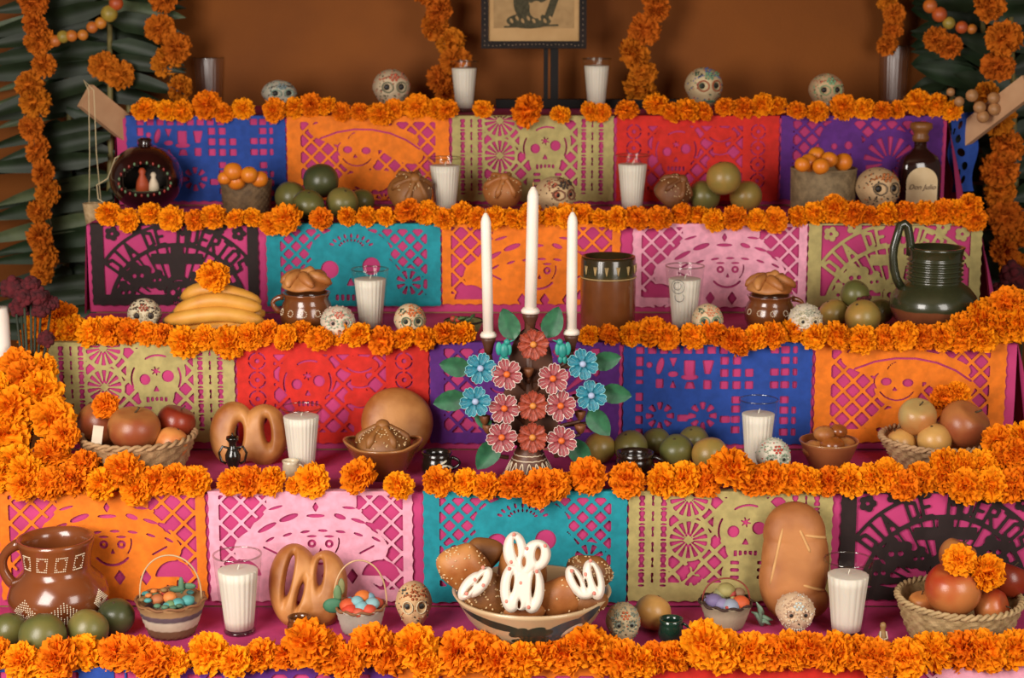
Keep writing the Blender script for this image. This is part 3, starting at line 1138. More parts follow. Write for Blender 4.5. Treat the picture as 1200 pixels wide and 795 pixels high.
# ------------------------------------------------------------------ palm fronds behind both ends
PALM = mat('palm_leaf', '#2d3f27', '#15210f', rough=0.5, scale=9, spec=.35, rnd=0.10, contrast=(.3, .7))
PALM2 = mat('palm_leaf_pale', '#65714e', '#3e4c32', rough=0.5, scale=9, spec=.35, rnd=0.08)
RACH = mat('palm_rib', '#8a7c48', '#6b6236', rough=0.6, scale=20)


def leaflet(L, w, droop, fold=0.35):
    """a folded blade along +X, tapering to its tip"""
    V, Fc = [], []
    n = 10
    for i in range(n + 1):
        t = i / n
        ww = w * (0.35 + 0.65 * min(1, t * 5)) * (1 - max(0, (t - 0.45) / 0.55) ** 1.6) + 0.0006
        z = -droop * t * t
        for s, dz in ((-1, 0), (-.5, -fold * .5), (0, -fold), (.5, -fold * .5), (1, 0)):
            V.append((L * t, dz * ww + 0.15 * ww * sin(5 * t), z + s * ww))
    for i in range(n):
        for s in range(4):
            a = i * 5 + s
            Fc.append((a, a + 1, a + 6, a + 5))
    return V, Fc


def frond(label, x_rib, y0, y1, Y, side, specs):
    a, b = at(x_rib, y0, Y), at(x_rib + side * 6, y1, Y)
    t = thing('palm_frond', label, 'palm leaf', b)
    obj('rib', tube([(0, 0.01, 0), (a - b) * 0.5 + Vector((0.008, 0.012, 0)), a - b], [0.009, 0.008, 0.006], 8), RACH, t)
    for (px, py, dirx, Lpx, slope, wpx, pale) in specs:
        if side < 0 and dirx > 0:
            Lpx = min(Lpx, 218 - px)
        if side > 0 and dirx < 0:
            Lpx = min(Lpx, px - 1068)
        if py > 112 and side < 0 and dirx > 0:
            Lpx = min(Lpx, 140 - px - max(0, py - 240) * .3)
        if py > 112 and side > 0 and dirx < 0:
            Lpx = min(Lpx, px - 1148)
        if Lpx < 14:
            continue
        p = at(px, py, Y + rng.uniform(-.035, .02))
        k = mpp(Y, p.z)
        g = leaflet(Lpx * k, wpx / 2 * k, Lpx * k * rng.uniform(-.02, .10))
        o = obj('leaflet', g, PALM2 if pale else PALM, t, p - b)
        o.rotation_euler = (rng.uniform(-.4, .4), R(-slope) if dirx > 0 else R(slope), (rng.uniform(-.06, .10) if dirx > 0 else pi + rng.uniform(-.10, .06)))
    return t


def specs(x_rib, y0, y1, step, left, right, wr, slope_l, slope_r, seed, pale=.25):
    r = random.Random(seed)
    out = []
    y = y0
    while y < y1:
        out.append((x_rib + r.uniform(-4, 4), y + r.uniform(-4, 4), -1, left * r.uniform(.85, 1.15), slope_l(y) + r.uniform(-5, 5), r.uniform(*wr), r.random() < pale))
        out.append((x_rib + r.uniform(-4, 4), y + r.uniform(-6, 6), 1, right * r.uniform(.8, 1.1), slope_r(y) + r.uniform(-6, 6), r.uniform(*wr), r.random() < pale))
        y += step * r.uniform(.8, 1.2)
    return out


frond('dark green palm frond fanned over the left side of the wall', 128, -40, 400, 4.62, -1,
      specs(128, -40, 390, 23, 165, 110, (17, 25), lambda y: 10 - y * .015, lambda y: -9 + y * .01, 3, .22))
frond('pale green palm frond behind the left marigold garland', 150, -40, 380, 4.70, -1,
      specs(150, -30, 380, 30, 190, 90, (15, 21), lambda y: 16 - y * .02, lambda y: -6, 5, .5))
frond('deep green palm frond reaching toward the left end of the altar', 80, -30, 380, 4.665, -1,
      specs(80, -30, 380, 27, 34, 150, (16, 24), lambda y: 18, lambda y: -10, 8, .1))
frond('dark green palm frond spread over the right corner of the wall', 1150, -40, 330, 4.64, 1,
      specs(1150, -40, 330, 20, 105, 120, (20, 30), lambda y: -8, lambda y: 8, 13, .04))
frond('shaded palm frond behind the right marigold garland', 1110, -40, 250, 4.71, 1,
      specs(1110, -40, 250, 20, 60, 150, (20, 30), lambda y: 4, lambda y: 4, 17, .0))
frond('broad green palm frond hanging beside the right end of the altar', 1185, 20, 380, 4.58, 1,
      specs(1185, 60, 380, 26, 70, 90, (22, 30), lambda y: -20, lambda y: 20, 19, .02))

# ------------------------------------------------------------------ cockscomb bunches
COCK = mat('cockscomb_velvet', '#5c1019', '#380a10', rough=0.95, scale=60, bump=.6, bscale=200)
STEMG = mat('dark_stem', '#2c3620', '#1d2416', rough=0.7)


def cockscomb(label, heads, foot, Y):
    o = at(foot[0], 440, Y)
    o.z = foot[1]
    t = thing('cockscomb_bunch', label, 'flower', o)
    for px, py, d in heads:
        p = at(px, py, Y + rng.uniform(-.02, .02)) - o
        k = mpp(Y, o.z)
        r = d / 2 * k
        gs = []
        for i in range(26):
            v = Vector((rng.gauss(0, 1), rng.gauss(0, .8), rng.gauss(0, .7))).normalized()
            gs.append(ball(v * r * .7, r * rng.uniform(.22, .36), 7, 5))
        obj('flower_head', join(ball((0, 0, 0), r * .75, 12, 8), *gs), COCK, t, p)
        obj('stem', tube([(0, 0, 0), p * .5 + Vector((.006, 0, 0)), p], [.0035, .003, .0025], 6), STEMG, t)


cockscomb('dark red velvety cockscomb bunch beside the white pillar candle', [(16, 338, 32), (42, 346, 32), (24, 360, 28), (36, 332, 24), (54, 398, 22), (48, 364, 24), (28, 348, 26), (60, 356, 20)], (26, SZ[3] + .002), 3.58)
cockscomb('dark red cockscomb bunch below the right marigold garland', [(1188, 322, 34), (1178, 340, 30), (1200, 342, 32)], (1195, .0), 4.08)

# white pillar candle at the left end
WAX = mat('white_wax', '#e9ddd0', '#e0d2c2', rough=0.5, scale=6, sss=.15)
c0 = Vector((X_at(2, 3.60, .85), 3.60, SZ[3] + .001))
t = thing('pillar_candle', 'white pillar candle at the left end beside cockscomb flowers', 'candle', c0)
h = Z_at(360, 3.60) - c0.z
obj('wax', lathe([(0, 0), (.021, 0), (.022, .004), (.022, h - .004), (.019, h), (.012, h - .003), (0, h - .004)], 24), WAX, t)
obj('wick', tube([(0, 0, h - .004), (.001, 0, h + .01)], .0009, 5), wick_mat(), t)

# planks that stick out at both ends with cord
PLANK = mat('raw_plank', '#c59a72', '#b38660', rough=0.75, scale=12)
for lab, a, b, Y0, Y1, w in (('raw wooden plank end sticking out behind the blue banner, cords tied to it', (100, 112), (165, 165), 4.28, 4.40, .062),
                             ('raw wooden plank sticking out to the right behind pale berries', (1206, 100), (1128, 160), 4.24, 4.40, .055)):
    p, q = at(*a, Y0), at(*b, Y1)
    L = (q - p).length
    t = tag(obj('plank', box(0, L, -.009, .009, -w / 2, w / 2), PLANK, None, p, smooth=False), lab, 'plank')
    d = (q - p).normalized()
    zax = Vector((0, 0, 1)) - d * d.z
    zax.normalize()
    yax = zax.cross(d)
    t.rotation_euler = Matrix((d, yax, zax)).transposed().to_euler()
cu0 = at(109, 250, 4.24)
t = thing('hanging_cup', 'tiny pale woven cup hanging on two cords from the left plank', 'cup', cu0)
k = mpp(4.24, cu0.z)
obj('cup', lathe([(0, -14 * k), (8.5 * k, -14 * k), (11.5 * k, 12 * k), (10.5 * k, 12 * k), (8 * k, -11 * k), (0, -11 * k)], 20), mat('pale_fibre', '#c2a57c', '#a88a60', rough=.85, scale=120, bump=.4, bscale=300), t)
for px, mid in ((105, 105), (119, 113)):
    obj('cord', tube([Vector((X_at(px, 4.24, cu0.z) - cu0.x, 0, 12 * k)), at(mid, 180, 4.24) - cu0, at(104 if px < 110 else 110, 106, 4.245) - cu0, at(98, 94, 4.26) - cu0], .0012, 6), CORD, t)
# ------------------------------------------------------------------ builders of the offerings
GLASS = glass_mat('clear_glass')
RIM = glass_mat('thick_glass', (0.80, 0.82, 0.78), 0.5)


CLEARG = glass_mat('empty_glass', (0.90, 0.86, 0.80), 0.8, 0.42)


def candle_glass(x0, x1, ytop, ybase, shelf, label, full=.80, wax=True, ribs=22, taper=.66, motif=False):
    loc, W, H = fit(x0, x1, ytop, ybase, shelf, fr=taper, rim=1.0)
    rt, rb = W / 2, W / 2 * taper
    t = thing('candle_glass' if wax else 'drinking_glass', label, 'candle' if wax else 'glass', loc)
    th = rt * .055
    N = 12
    prof = [(0, .001), (rb * .9, .001), (rb, .004)]
    prof += [(rb + (rt - rb) * (i / N), .004 + (H - .004) * i / N) for i in range(1, N + 1)]
    nout = len(prof)

    def rib(a, i):
        if 3 <= i < nout - 2:
            return 1 + .022 * abs(cos(ribs * a / 2)) - .011
        return 1.0
    obj('glass', lathe(prof, ribs * 6, rib), GLASS if wax else CLEARG, t)
    obj('glass_rim', tube([((rt - th / 2) * cos(a * pi / 20), (rt - th / 2) * sin(a * pi / 20), H) for a in range(40)], th * .75, 8, closed=True), RIM, t)
    obj('glass_foot', lathe([(0, .0005), (rb * .93, .0005), (rb * .98, .003), (rb * .93, .007), (0, .007)], 40), RIM, t)
    if wax:
        hw = H * full
        rw = rb + (rt - rb) * full - th * 2.0
        obj('wax', lathe([(0, .010), (rb - th * 1.4, .010)] + [(rb - th * 1.4 + (rw - rb + th * 1.4) * i / 6, .010 + (hw - .010) * i / 6) for i in range(1, 7)] + [(rw * .9, hw + .001), (0, hw + .0015)], ribs * 6,
                        lambda a, i: 1 + .035 * abs(cos(ribs * a / 2)) - .025 if 1 < i < 8 else 1), WAX, t)
        obj('wick', tube([(0, 0, hw), (.001, 0, hw + H * .035), (.003, 0, hw + H * .07)], .0011, 6), mat('white_wick', '#f2eadb', rough=.8), t)
    if motif:
        INK = mat('grey_print', '#4d4a46', rough=.6)
        pts = lambda cx, cz, r, n=24, a0=0, a1=360: [(cx + r * cos(R(a0 + (a1 - a0) * i / n)), cz + r * sin(R(a0 + (a1 - a0) * i / n))) for i in range(n + 1)]

        def wrap(q):
            u, z = q
            rr = rb + (rt - rb) * z / H + .0016
            a = -pi / 2 + u / rr
            return (rr * cos(a), rr * sin(a), z)
        g = join(tube([wrap(q) for q in pts(-rt * .45, H * .72, rt * .36)], .0006, 5), tube([wrap(q) for q in pts(-rt * .47, H * .73, rt * .2, 16, 60, 400)], .0006, 5),
                 tube([wrap(q) for q in pts(-rt * .35, H * .56, rt * .24, 16, 160, 400)], .0006, 5))
        obj('printed_motif', g, INK, t)
    return t


# ------------------------------------------------------------------ sugar skulls
def skull_fn(d):
    x, y, z = d
    q = Vector((x * .50, y * .55, z * .52))
    low = max(0.0, min(1.0, (-z - .05) / .75))
    q.x *= 1 - .30 * low
    if y > 0:
        q.y *= 1 - .55 * low
    q.z -= .10 * low
    if y < 0:
        for s in (-1, 1):
            dd = hypot(q.x - s * .185, (q.z - .05) * .95)
            q.y += .13 * max(0, 1 - (dd / .15) ** 2)
        dn = hypot(q.x * 1.25, q.z + .16)
        q.y += .06 * max(0, 1 - (dn / .075) ** 2)
        for s in (-1, 1):
            dc = hypot(q.x - s * .31, q.z + .16)
            q.y += -.04 * max(0, 1 - (dc / .14) ** 2)
    return q


def dots(pts, r):
    return join(*[ball(p, r * rng.uniform(.85, 1.15), 6, 4) for p in pts])


def skull_front(x, z):
    """front surface of the unit skull at (x, z), by a coarse search"""
    return SK_TAB.get((round(x * 40), round(z * 40)), -.5)


SK_TAB = {}
_v, _f = ball((0, 0, 0), 1.0, 160, 120, skull_fn)
for (x_, y_, z_) in _v:
    if y_ < 0:
        k_ = (round(x_ * 40), round(z_ * 40))
        SK_TAB[k_] = min(SK_TAB.get(k_, 0), y_)
SK_ME = {}


def skull(x0, x1, ytop, ybase, shelf, label, bone, accents, yaw=0.0, style=0, Y=None, tilt=0.0):
    """bone: colour of the sugar; accents: icing colours"""
    loc, W, H = fit(x0, x1, ytop, ybase, shelf, fr=.8)
    if Y:
        loc = Vector((X_at((x0 + x1) / 2, Y, SZ[shelf] + H / 2), Y, SZ[shelf]))
        H = Z_at(ytop, Y) - SZ[shelf]
    s = W * 1.02
    hz = H / (1.14 * s)
    t = thing('sugar_skull', label, 'skull', loc, (0, 0, yaw))
    B = mat('sugar_' + bone.strip('#'), bone, rough=.75, scale=18, bump=.3, bscale=160)
    up = Vector((0, 0, .62))

    def P(x, z, off=.0):
        return ((x) * s, (skull_front(x, z) - off) * s, (z + .62) * s * hz)
    if bone not in SK_ME:
        SK_ME[bone] = ball((0, 0, .62), 1.0, 44, 32, skull_fn)
    g = SK_ME[bone]
    obj('cranium', [[(a * s, b * s, c * s * hz) for a, b, c in g[0]], g[1]], B, t)
    A = [mat('icing_' + c.strip('#'), c, rough=.6, scale=40) for c in accents]
    DK = mat('skull_dark', '#1c1512', rough=.5)
    for e in (-1, 1):
        cx, cz = e * .185, .05
        if style != 3:
            ring = [P(cx + .135 * cos(a * pi / 9), cz + .14 * sin(a * pi / 9), .012) for a in range(18)]
            obj('eye_ring', tube(ring, .018 * s, 6, closed=True) if style in (0, 2) else dots(ring[::2], .03 * s), A[0], t)
        obj('eye', ball((cx * s, (-.40) * s, (cz + .62) * s * hz), ((.11 if style == 1 else .085) * s, .05 * s, (.11 if style == 1 else .085) * s), 12, 8), A[1 % len(A)] if style in (1, 2) else DK, t)
        if style in (1, 2):
            obj('pupil', ball((cx * s, (-.445) * s, (cz + .62) * s * hz), (.05 * s, .02 * s, .05 * s), 8, 6), DK, t)
    nz = join(ball(P(-.03, -.18, -.02), (.038 * s, .03 * s, .06 * s), 8, 6), ball(P(.03, -.18, -.02), (.038 * s, .03 * s, .06 * s), 8, 6))
    obj('nose', nz, DK, t)
    teeth = [ball(P(-.15 + .06 * i, -.36, .005), (.026 * s, .02 * s, .042 * s), 6, 5) for i in range(6)]
    obj('teeth', join(*teeth), A[2 % len(A)] if style == 2 else mat('tooth_sugar', '#e8dcc4', rough=.6), t)
    obj('mouth_line', tube([P(-.19 + .038 * i, -.36, .02) for i in range(11)], .008 * s, 5), DK, t)
    # icing on the forehead
    fl = []
    for i in range(6):
        a = i * pi / 3
        fl.append(P(.10 * cos(a), .31 + .08 * sin(a), .0))
    obj('icing_flower', dots(fl + [P(0, .31, .01)], .042 * s), A[2 % len(A)], t)
    arc = [P(-.34 + .68 * i / 12, .17 + .12 * sin(pi * i / 12) + .07, .0) for i in range(13) if abs(i - 6) > 2]
    tag(obj('icing_dots', dots(arc, .026 * s), A[(3) % len(A)], t), None, kind='stuff')
    for ci, col in enumerate(A):
        sp = []
        for i in range(22):
            d = Vector((rng.uniform(-1, 1), rng.uniform(-1, -.05), rng.uniform(-.55, 1))).normalized()
            if abs(abs(d.x) - .36) < .24 and abs(d.z - .1) < .30:
                continue
            q = skull_fn(d)
            sp.append((q.x * s, q.y * s, (q.z + .62) * s * hz))
        tag(obj('icing_speckles', dots(sp, .022 * s), col, t), None, kind='stuff')
    if style in (0, 1):
        ch = [P(e * .30 + .07 * cos(a), -.24 + .07 * sin(a), 0) for e in (-1, 1) for a in (0, 1.26, 2.5, 3.8, 5.0)]
        obj('cheek_icing', dots(ch, .024 * s), A[0], t)
    if style == 1:
        top = []
        for i in range(40):
            d = Vector((rng.uniform(-1, 1), rng.uniform(-1, .4), rng.uniform(.15, 1))).normalized()
            q = skull_fn(d)
            top.append((q.x * s, q.y * s, (q.z + .62) * s * hz))
        tag(obj('icing_beads', dots(top, .032 * s), A[1 % len(A)], t), None, kind='stuff')
    if style == 2:
        for i, (e, zz) in enumerate(((-1, .40), (1, .40), (0, .5))):
            obj('icing_petals', dots([P(e * .26 + .06 * cos(a), zz - .05 + .05 * sin(a), 0) for a in (0, 1.2, 2.4, 3.6, 4.8)], .034 * s), A[(i + 1) % len(A)], t)
    return t


# ------------------------------------------------------------------ fruits
FR = {}


def fruit_mat(kind):
    T = {'green': ('#56592e', '#676230', .36), 'darkgreen': ('#3a4126', '#484a2a', .34), 'olive': ('#7f7038', '#6a6634', .36), 'yellow': ('#a87f3c', '#8e783a', .36), 'pale': ('#cfa05a', '#c08e4a', .35),
         'mandarin': ('#e08a1c', '#d4761a', .4), 'apple': ('#a63218', '#b9713c', .30), 'applegreen': ('#b9a366', '#b5763f', .32), 'guava': ('#b27840', '#8e4526', .36), 'darkred': ('#6a1e16', '#8a3018', .3),
         'peach': ('#d9914a', '#c4713a', .4), 'mixed': ('#b5733e', '#924a2a', .36)}
    a, b, r = T[kind]
    return mat('skin_' + kind, a, b, rough=r, scale=9 if kind in ('apple', 'guava', 'applegreen', 'mixed', 'darkred') else 16, bump=.06, bscale=300, spec=.5, contrast=(.38, .62))


STEM = mat('fruit_stem', '#4d3b22', '#3a2c18', rough=.8)


def fruit(center, r, kind, label, cat, group=None, sx=1.0, sz=1.0, name=None, apple=False, tilt=(0, 0, 0)):
    t = thing(name or {'mandarin': 'mandarin'}.get(kind, 'orange'), label, cat, center, tilt, group)

    def fn(d):
        k = 1 - (.22 if apple else .06) * max(0, d.z - .72) / .28 - (.12 if apple else .05) * max(0, -d.z - .75) / .25
        w = 1 + (.05 * d.z if apple else 0)
        return Vector((d.x * w * sx, d.y * w * sx, d.z * k * sz))
    obj('skin', ball((0, 0, 0), r, 28, 20, fn), fruit_mat(kind), t)
    top = r * sz * (.80 if apple else .95)
    if apple:
        obj('stem', tube([(0, 0, top * .92), (.1 * r, 0, top * 1.12), (.16 * r, 0, top * 1.28)], [.04 * r, .035 * r, .05 * r], 6), STEM, t)
    else:
        obj('stem_scar', lathe([(0, top * .985), (.09 * r, top * .98), (.07 * r, top * 1.01), (0, top * 1.015)], 8), STEM, t)
    return t


def fruit_on(px, py, d, shelf, kind, label, cat='fruit', group=None, **kw):
    """a fruit resting on a shelf, seen centred at (px, py)"""
    r = d / 2 * mpp(SY[shelf] + .15, SZ[shelf])
    p = on_plane(px, py, SZ[shelf] + r * kw.get('sz', 1.0))
    r = d / 2 * mpp(p.y, p.z)
    p = on_plane(px, py, SZ[shelf] + r * kw.get('sz', 1.0) + .0005)
    if shelf > 0:
        p.y = min(p.y, SY[shelf - 1] - r - .012)
        p.x = X_at(px, p.y, p.z)
    return fruit(p, r, kind, label, cat, group, tilt=(rng.uniform(-.5, .5), rng.uniform(-.5, .5), 0), **kw)


def fruit_at(px, py, d, Y, kind, label, cat='fruit', group=None, tilt=None, **kw):
    p = at(px, py, Y)
    return fruit(p, d / 2 * mpp(Y, p.z), kind, label, cat, group, tilt=tilt or (rng.uniform(-.5, .5), rng.uniform(-.5, .5), 0), **kw)


# ------------------------------------------------------------------ baskets
def basket(x0, x1, ytop, ybase, shelf, label, col, col2, taper=.72, n=40, rows=9, amp=.035, braid=True, handle=None, name='woven_basket', mname=None, rim_col=None, fr=None, matb=None):
    loc, W, H = fit(x0, x1, ytop, ybase, shelf, fr=fr or taper, rim=-.6)
    rt, rb = W / 2, W / 2 * taper
    t = thing(name, label, 'basket', loc)
    m = matb or mat(mname or ('fibre_' + col.strip('#')), col, col2, rough=.8, scale=60, bump=.4, bscale=250)
    prof = [(0, .002), (rb * .8, .002), (rb, .003)]
    R_ = rows * 2
    for i in range(R_ + 1):
        tt = i / R_
        prof.append((rb + (rt - rb) * (tt ** .8), .005 + (H - .005) * tt))
    k0, k1 = 3, len(prof)
    inner = [(rt * .93, H)] + [((rb + (rt - rb) * ((i / 6) ** .8)) * .92, .012 + (H - .012) * i / 6) for i in range(5, -1, -1)] + [(0, .012)]

    def rib(a, i):
        if k0 <= i < k1:
            rr = (i - k0) // 2
            return 1 + amp * (cos(n * a / 2 + pi * rr)) * (1.0 if (i - k0) % 2 else .35) - (.02 if (i - k0) % 2 == 0 else 0)
        return 1
    obj('woven_body', lathe(prof + inner, n * 3, rib), m, t)
    rm = mat('rim_' + (rim_col or col).strip('#'), rim_col or col, rough=.8, scale=80)
    if braid:
        for ph in (0, pi):
            pts = []
            nn = 120
            for i in range(nn):
                a = 2 * pi * i / nn
                tw = a * max(12, n // 2) + ph
                pts.append(((rt * .97 + rt * .035 * cos(tw)) * cos(a), (rt * .97 + rt * .035 * cos(tw)) * sin(a), H + rt * .035 * sin(tw)))
            obj('rim_strand', tube(pts, rt * .032, 6, closed=True), rm, t)
    else:
        obj('rim', tube([(rt * .97 * cos(a * pi / 24), rt * .97 * sin(a * pi / 24), H) for a in range(48)], rt * .04, 8, closed=True), rm, t)
    if handle:
        hh, hc, wid = handle
        hm = mat('handle_' + hc.strip('#'), hc, rough=.7, scale=80)
        obj('handle', tube([(rt * wid * cos(pi * i / 20), 0, H * .8 + (hh - H * .8) * sin(pi * i / 20) ** .75) for i in range(21)], .0022, 6), hm, t)
    return t, loc, W, H


# ------------------------------------------------------------------ breads
CRUST = mat('bread_crust', '#b5743a', '#8e5022', rough=.5, scale=14, bump=.3, bscale=50, contrast=(.3, .7))
CRUST_D = mat('bread_crust_dark', '#94602c', '#6b3d18', rough=.55, scale=16, bump=.25, bscale=90, contrast=(.3, .7))
CRUST_L = mat('bread_crust_light', '#c28548', '#975622', rough=.5, scale=14, bump=.3, bscale=45)
CRUST_B = mat('bread_crust_brown', '#b9783f', '#8a4c22', rough=.6, scale=9, bump=.3, bscale=45)
SESAME = mat('sesame', '#d9b685', rough=.7, scale=50)
SCORE = mat('bread_score', '#d9a868', '#c8935a', rough=.7, scale=30)


def pan_de_muerto(center, rx, rz, label, m=None, seeds=0, tilt=(0, 0, 0), bones=True, group=None):
    """domed bread with crossed bone strips and a knob"""
    m = m or CRUST
    t = thing('pan_de_muerto', label, 'bread', center, tilt, group)

    def fn(d):
        q = Vector(d)
        if q.z < 0:
            q.z *= .35
        w = 1 + .04 * sin(5 * atan2(d.y, d.x) + 1)
        return Vector((q.x * w, q.y * w, q.z))
    obj('dome', ball((0, 0, rz * .35), (rx, rx, rz), 28, 18, fn), m, t)

    def surf(ax, ay, off=0):
        r2 = min(.999, (ax * ax + ay * ay))
        return Vector((ax * rx, ay * rx, rz * .35 + rz * sqrt(1 - r2) + off))
    if bones:
        for a in (0, pi / 3, 2 * pi / 3):
            pts, rad = [], []
            for i in range(15):
                u = -.92 + 1.84 * i / 14
                p = surf(u * cos(a), u * sin(a))
                pts.append(p)
                rad.append(rx * (.07 + .06 * abs(sin(2.2 * pi * u)) + (.05 if i in (1, 13) else 0)))
            obj('bone_strip', tube(pts, rad, 8), m, t)
        obj('knob', ball((0, 0, rz * 1.38), (rx * .26, rx * .26, rx * .22), 14, 10), m, t)
    if seeds:
        sd = []
        for i in range(seeds):
            a, u = rng.uniform(0, 2 * pi), sqrt(rng.uniform(0, .9))
            sd.append(xf(ball((0, 0, 0), (.0028, .0016, .0013), 5, 4), surf(u * cos(a), u * sin(a), .002), (rng.uniform(-.5, .5), rng.uniform(-.5, .5), rng.uniform(0, 3))))
        tag(obj('seeds', join(*sd), SESAME, t), None, kind='stuff')
    return t


def puff(fn, x0, x1, y0, y1, n, thick, edge, outer=None, edge2=None):
    """flat-backed loaf outline (metres, x right, y up) with rounded rims; lies in the XZ plane, front to -Y"""
    ny = max(8, int(n * (y1 - y0) / (x1 - x0)))
    V, Fc, FV = march(fn, x0, x1, y0, y1, n, ny)
    q = np.clip(FV / edge, 0, 1)
    if outer is not None:
        q = np.clip(outer(V[:, 0], V[:, 1]) / edge, 0, 1)
    h = thick * np.sqrt(np.clip(1 - (1 - q) ** 2, 0, 1))
    if outer is not None:
        q2 = np.clip(FV / edge2, 0, 1)
        h = h * np.sqrt(np.clip(1 - (1 - q2) ** 2, 0, 1))
    N = len(V)
    front = [(float(V[i, 0]), -float(h[i]), float(V[i, 1])) for i in range(N)]
    back_i, verts = [], list(front)
    for i in range(N):
        if FV[i] <= 0:
            back_i.append(i)
        else:
            back_i.append(len(verts))
            verts.append((float(V[i, 0]), float(h[i]) * .55, float(V[i, 1])))
    faces = [tuple(f) for f in Fc] + [tuple(back_i[k] for k in reversed(f)) for f in Fc]
    return verts, faces


def oval(x, y, cx, cy, rx, ry, a=0.0):
    return -d_ell(x, y, cx, cy, rx, ry, a)


# ------------------------------------------------------------------ pottery
GLAZE = mat('brown_glaze', '#7e4320', '#6a3518', rough=.22, scale=7, coat=.6)
TERRA = mat('terracotta', '#9c5a30', '#874a26', rough=.5, scale=12)
SLIP = mat('white_slip', '#e6d3b4', rough=.6)


def pot_handle(p0, p1, out, r, n=14):
    p0, p1, out = Vector(p0), Vector(p1), Vector(out)
    pts = []
    for i in range(n + 1):
        t = i / n
        pts.append(p0.lerp(p1, t) + out * sin(pi * t) ** .7)
    return tube(pts, [r * (1.15 - .3 * sin(pi * i / n)) for i in range(n + 1)], 10)


def prof_r(prof, z):
    """outer radius of a lathe profile at height z"""
    best = 0
    for (r0, z0), (r1, z1) in zip(prof[:-1], prof[1:]):
        if (z0 <= z <= z1) or (z1 <= z <= z0):
            if abs(z1 - z0) < 1e-9:
                q = max(r0, r1)
            else:
                q = r0 + (r1 - r0) * (z - z0) / (z1 - z0)
            best = max(best, q)
    return best


def dots_on(prof, pts, r):
    """small paint dots at (angle, z) on a turned surface"""
    g = []
    for a, z in pts:
        q = prof_r(prof, z)
        g.append(ball((q * cos(a), q * sin(a), z), r, 6, 4))
    return join(*g)


def decal(prof, a0, z0, ra, rz, rot=0.0, off=.0006, n=20):
    """painted oval patch that follows a turned surface; ra, rz in metres"""
    V, Fc = [], []
    R0 = prof_r(prof, z0)
    zmax = max(z for _, z in prof) - .001
    for k in range(0, 5):
        q = k / 4
        for i in range(n if k else 1):
            t = 2 * pi * i / n
            u, v = ra * q * cos(t), rz * q * sin(t)
            uu, vv = u * cos(rot) - v * sin(rot), u * sin(rot) + v * cos(rot)
            z = min(zmax, max(.002, z0 + vv))
            rr = prof_r(prof, z) + off
            a = a0 + uu / R0
            V.append((rr * cos(a), rr * sin(a), z))
    for i in range(n):
        Fc.append((0, 1 + i, 1 + (i + 1) % n))
    for k in range(3):
        b0, b1 = 1 + k * n, 1 + (k + 1) * n
        for i in range(n):
            j = (i + 1) % n
            Fc.append((b0 + i, b1 + i, b1 + j, b0 + j))
    return V, Fc


def mug(x0, x1, ytop, ybase, shelf, label, m, belly=1.1, side=1, name='small_mug', stripes=None):
    loc, W, H = fit(x0, x1, ytop, ybase, shelf, fr=.8, rim=.8)
    W *= .80
    r = W / 2
    loc.x -= side * r * .22
    t = thing(name, label, 'mug', loc)
    prof = [(0, 0), (r * .72, 0), (r * .9, H * .1), (r * belly * .95, H * .38), (r * .92, H * .72), (r * .86, H * .82), (r * .96, H)]
    obj('body', lathe(prof + [(r * .86, H), (r * .78, H * .8), (r * .8, H * .3), (0, H * .2)], 28), m, t)
    obj('handle', pot_handle((side * r * .88, 0, H * .78), (side * r * .92, 0, H * .3), (side * r * .5, 0, 0), r * .11), m, t)
    if stripes:
        sm, pts = stripes
        obj('painted_leaves', join(*[decal(prof, -pi / 2 + a, H * z, r * ra, r * rz, ro) for a, z, ra, rz, ro in pts]), sm, t)
    return t
# ================================================================== topmost shelf
candle_glass(228, 262, 67, 124, 0, 'empty clear ribbed glass on the top shelf beside the left palm leaves', wax=False, taper=.8)
skull(307, 347, 94, 130, 0, 'pale blue-grey sugar skull on the top shelf with a dark side', '#c9c3ae', ['#8fae9c', '#2c2723', '#7d8f92', '#5a4a40'], .35, 0)
skull(437, 480, 81, 131, 0, 'sugar skull with pink forehead beads and black teeth on the top shelf', '#cdb694', ['#7a7a5e', '#2a211c', '#c25a3c', '#b8664a'], .25, 0)
candle_glass(527, 561, 71, 132, 0, 'white candle in ribbed glass beside the hanging garland on the top shelf', full=.86)
candle_glass(682, 716, 68, 130, 0, 'white candle in ribbed glass beside the easel post', full=.86)
skull(803, 846, 79, 130, 0, 'sugar skull with green lips and orange-ringed eyes on the top shelf', '#d4bd92', ['#b4552c', '#3a4a34', '#6f9a76', '#5a5f9a'], .25, 2)
skull(948, 988, 86, 132, 0, 'small sugar skull with a green chin and pink crown on the top shelf', '#cfae84', ['#8fae7c', '#231c18', '#7fae82', '#c06a4a'], .15, 0)
candle_glass(1030, 1064, 53, 124, 0, 'tall empty clear glass on the top shelf by the right palm leaves', wax=False, taper=.86)

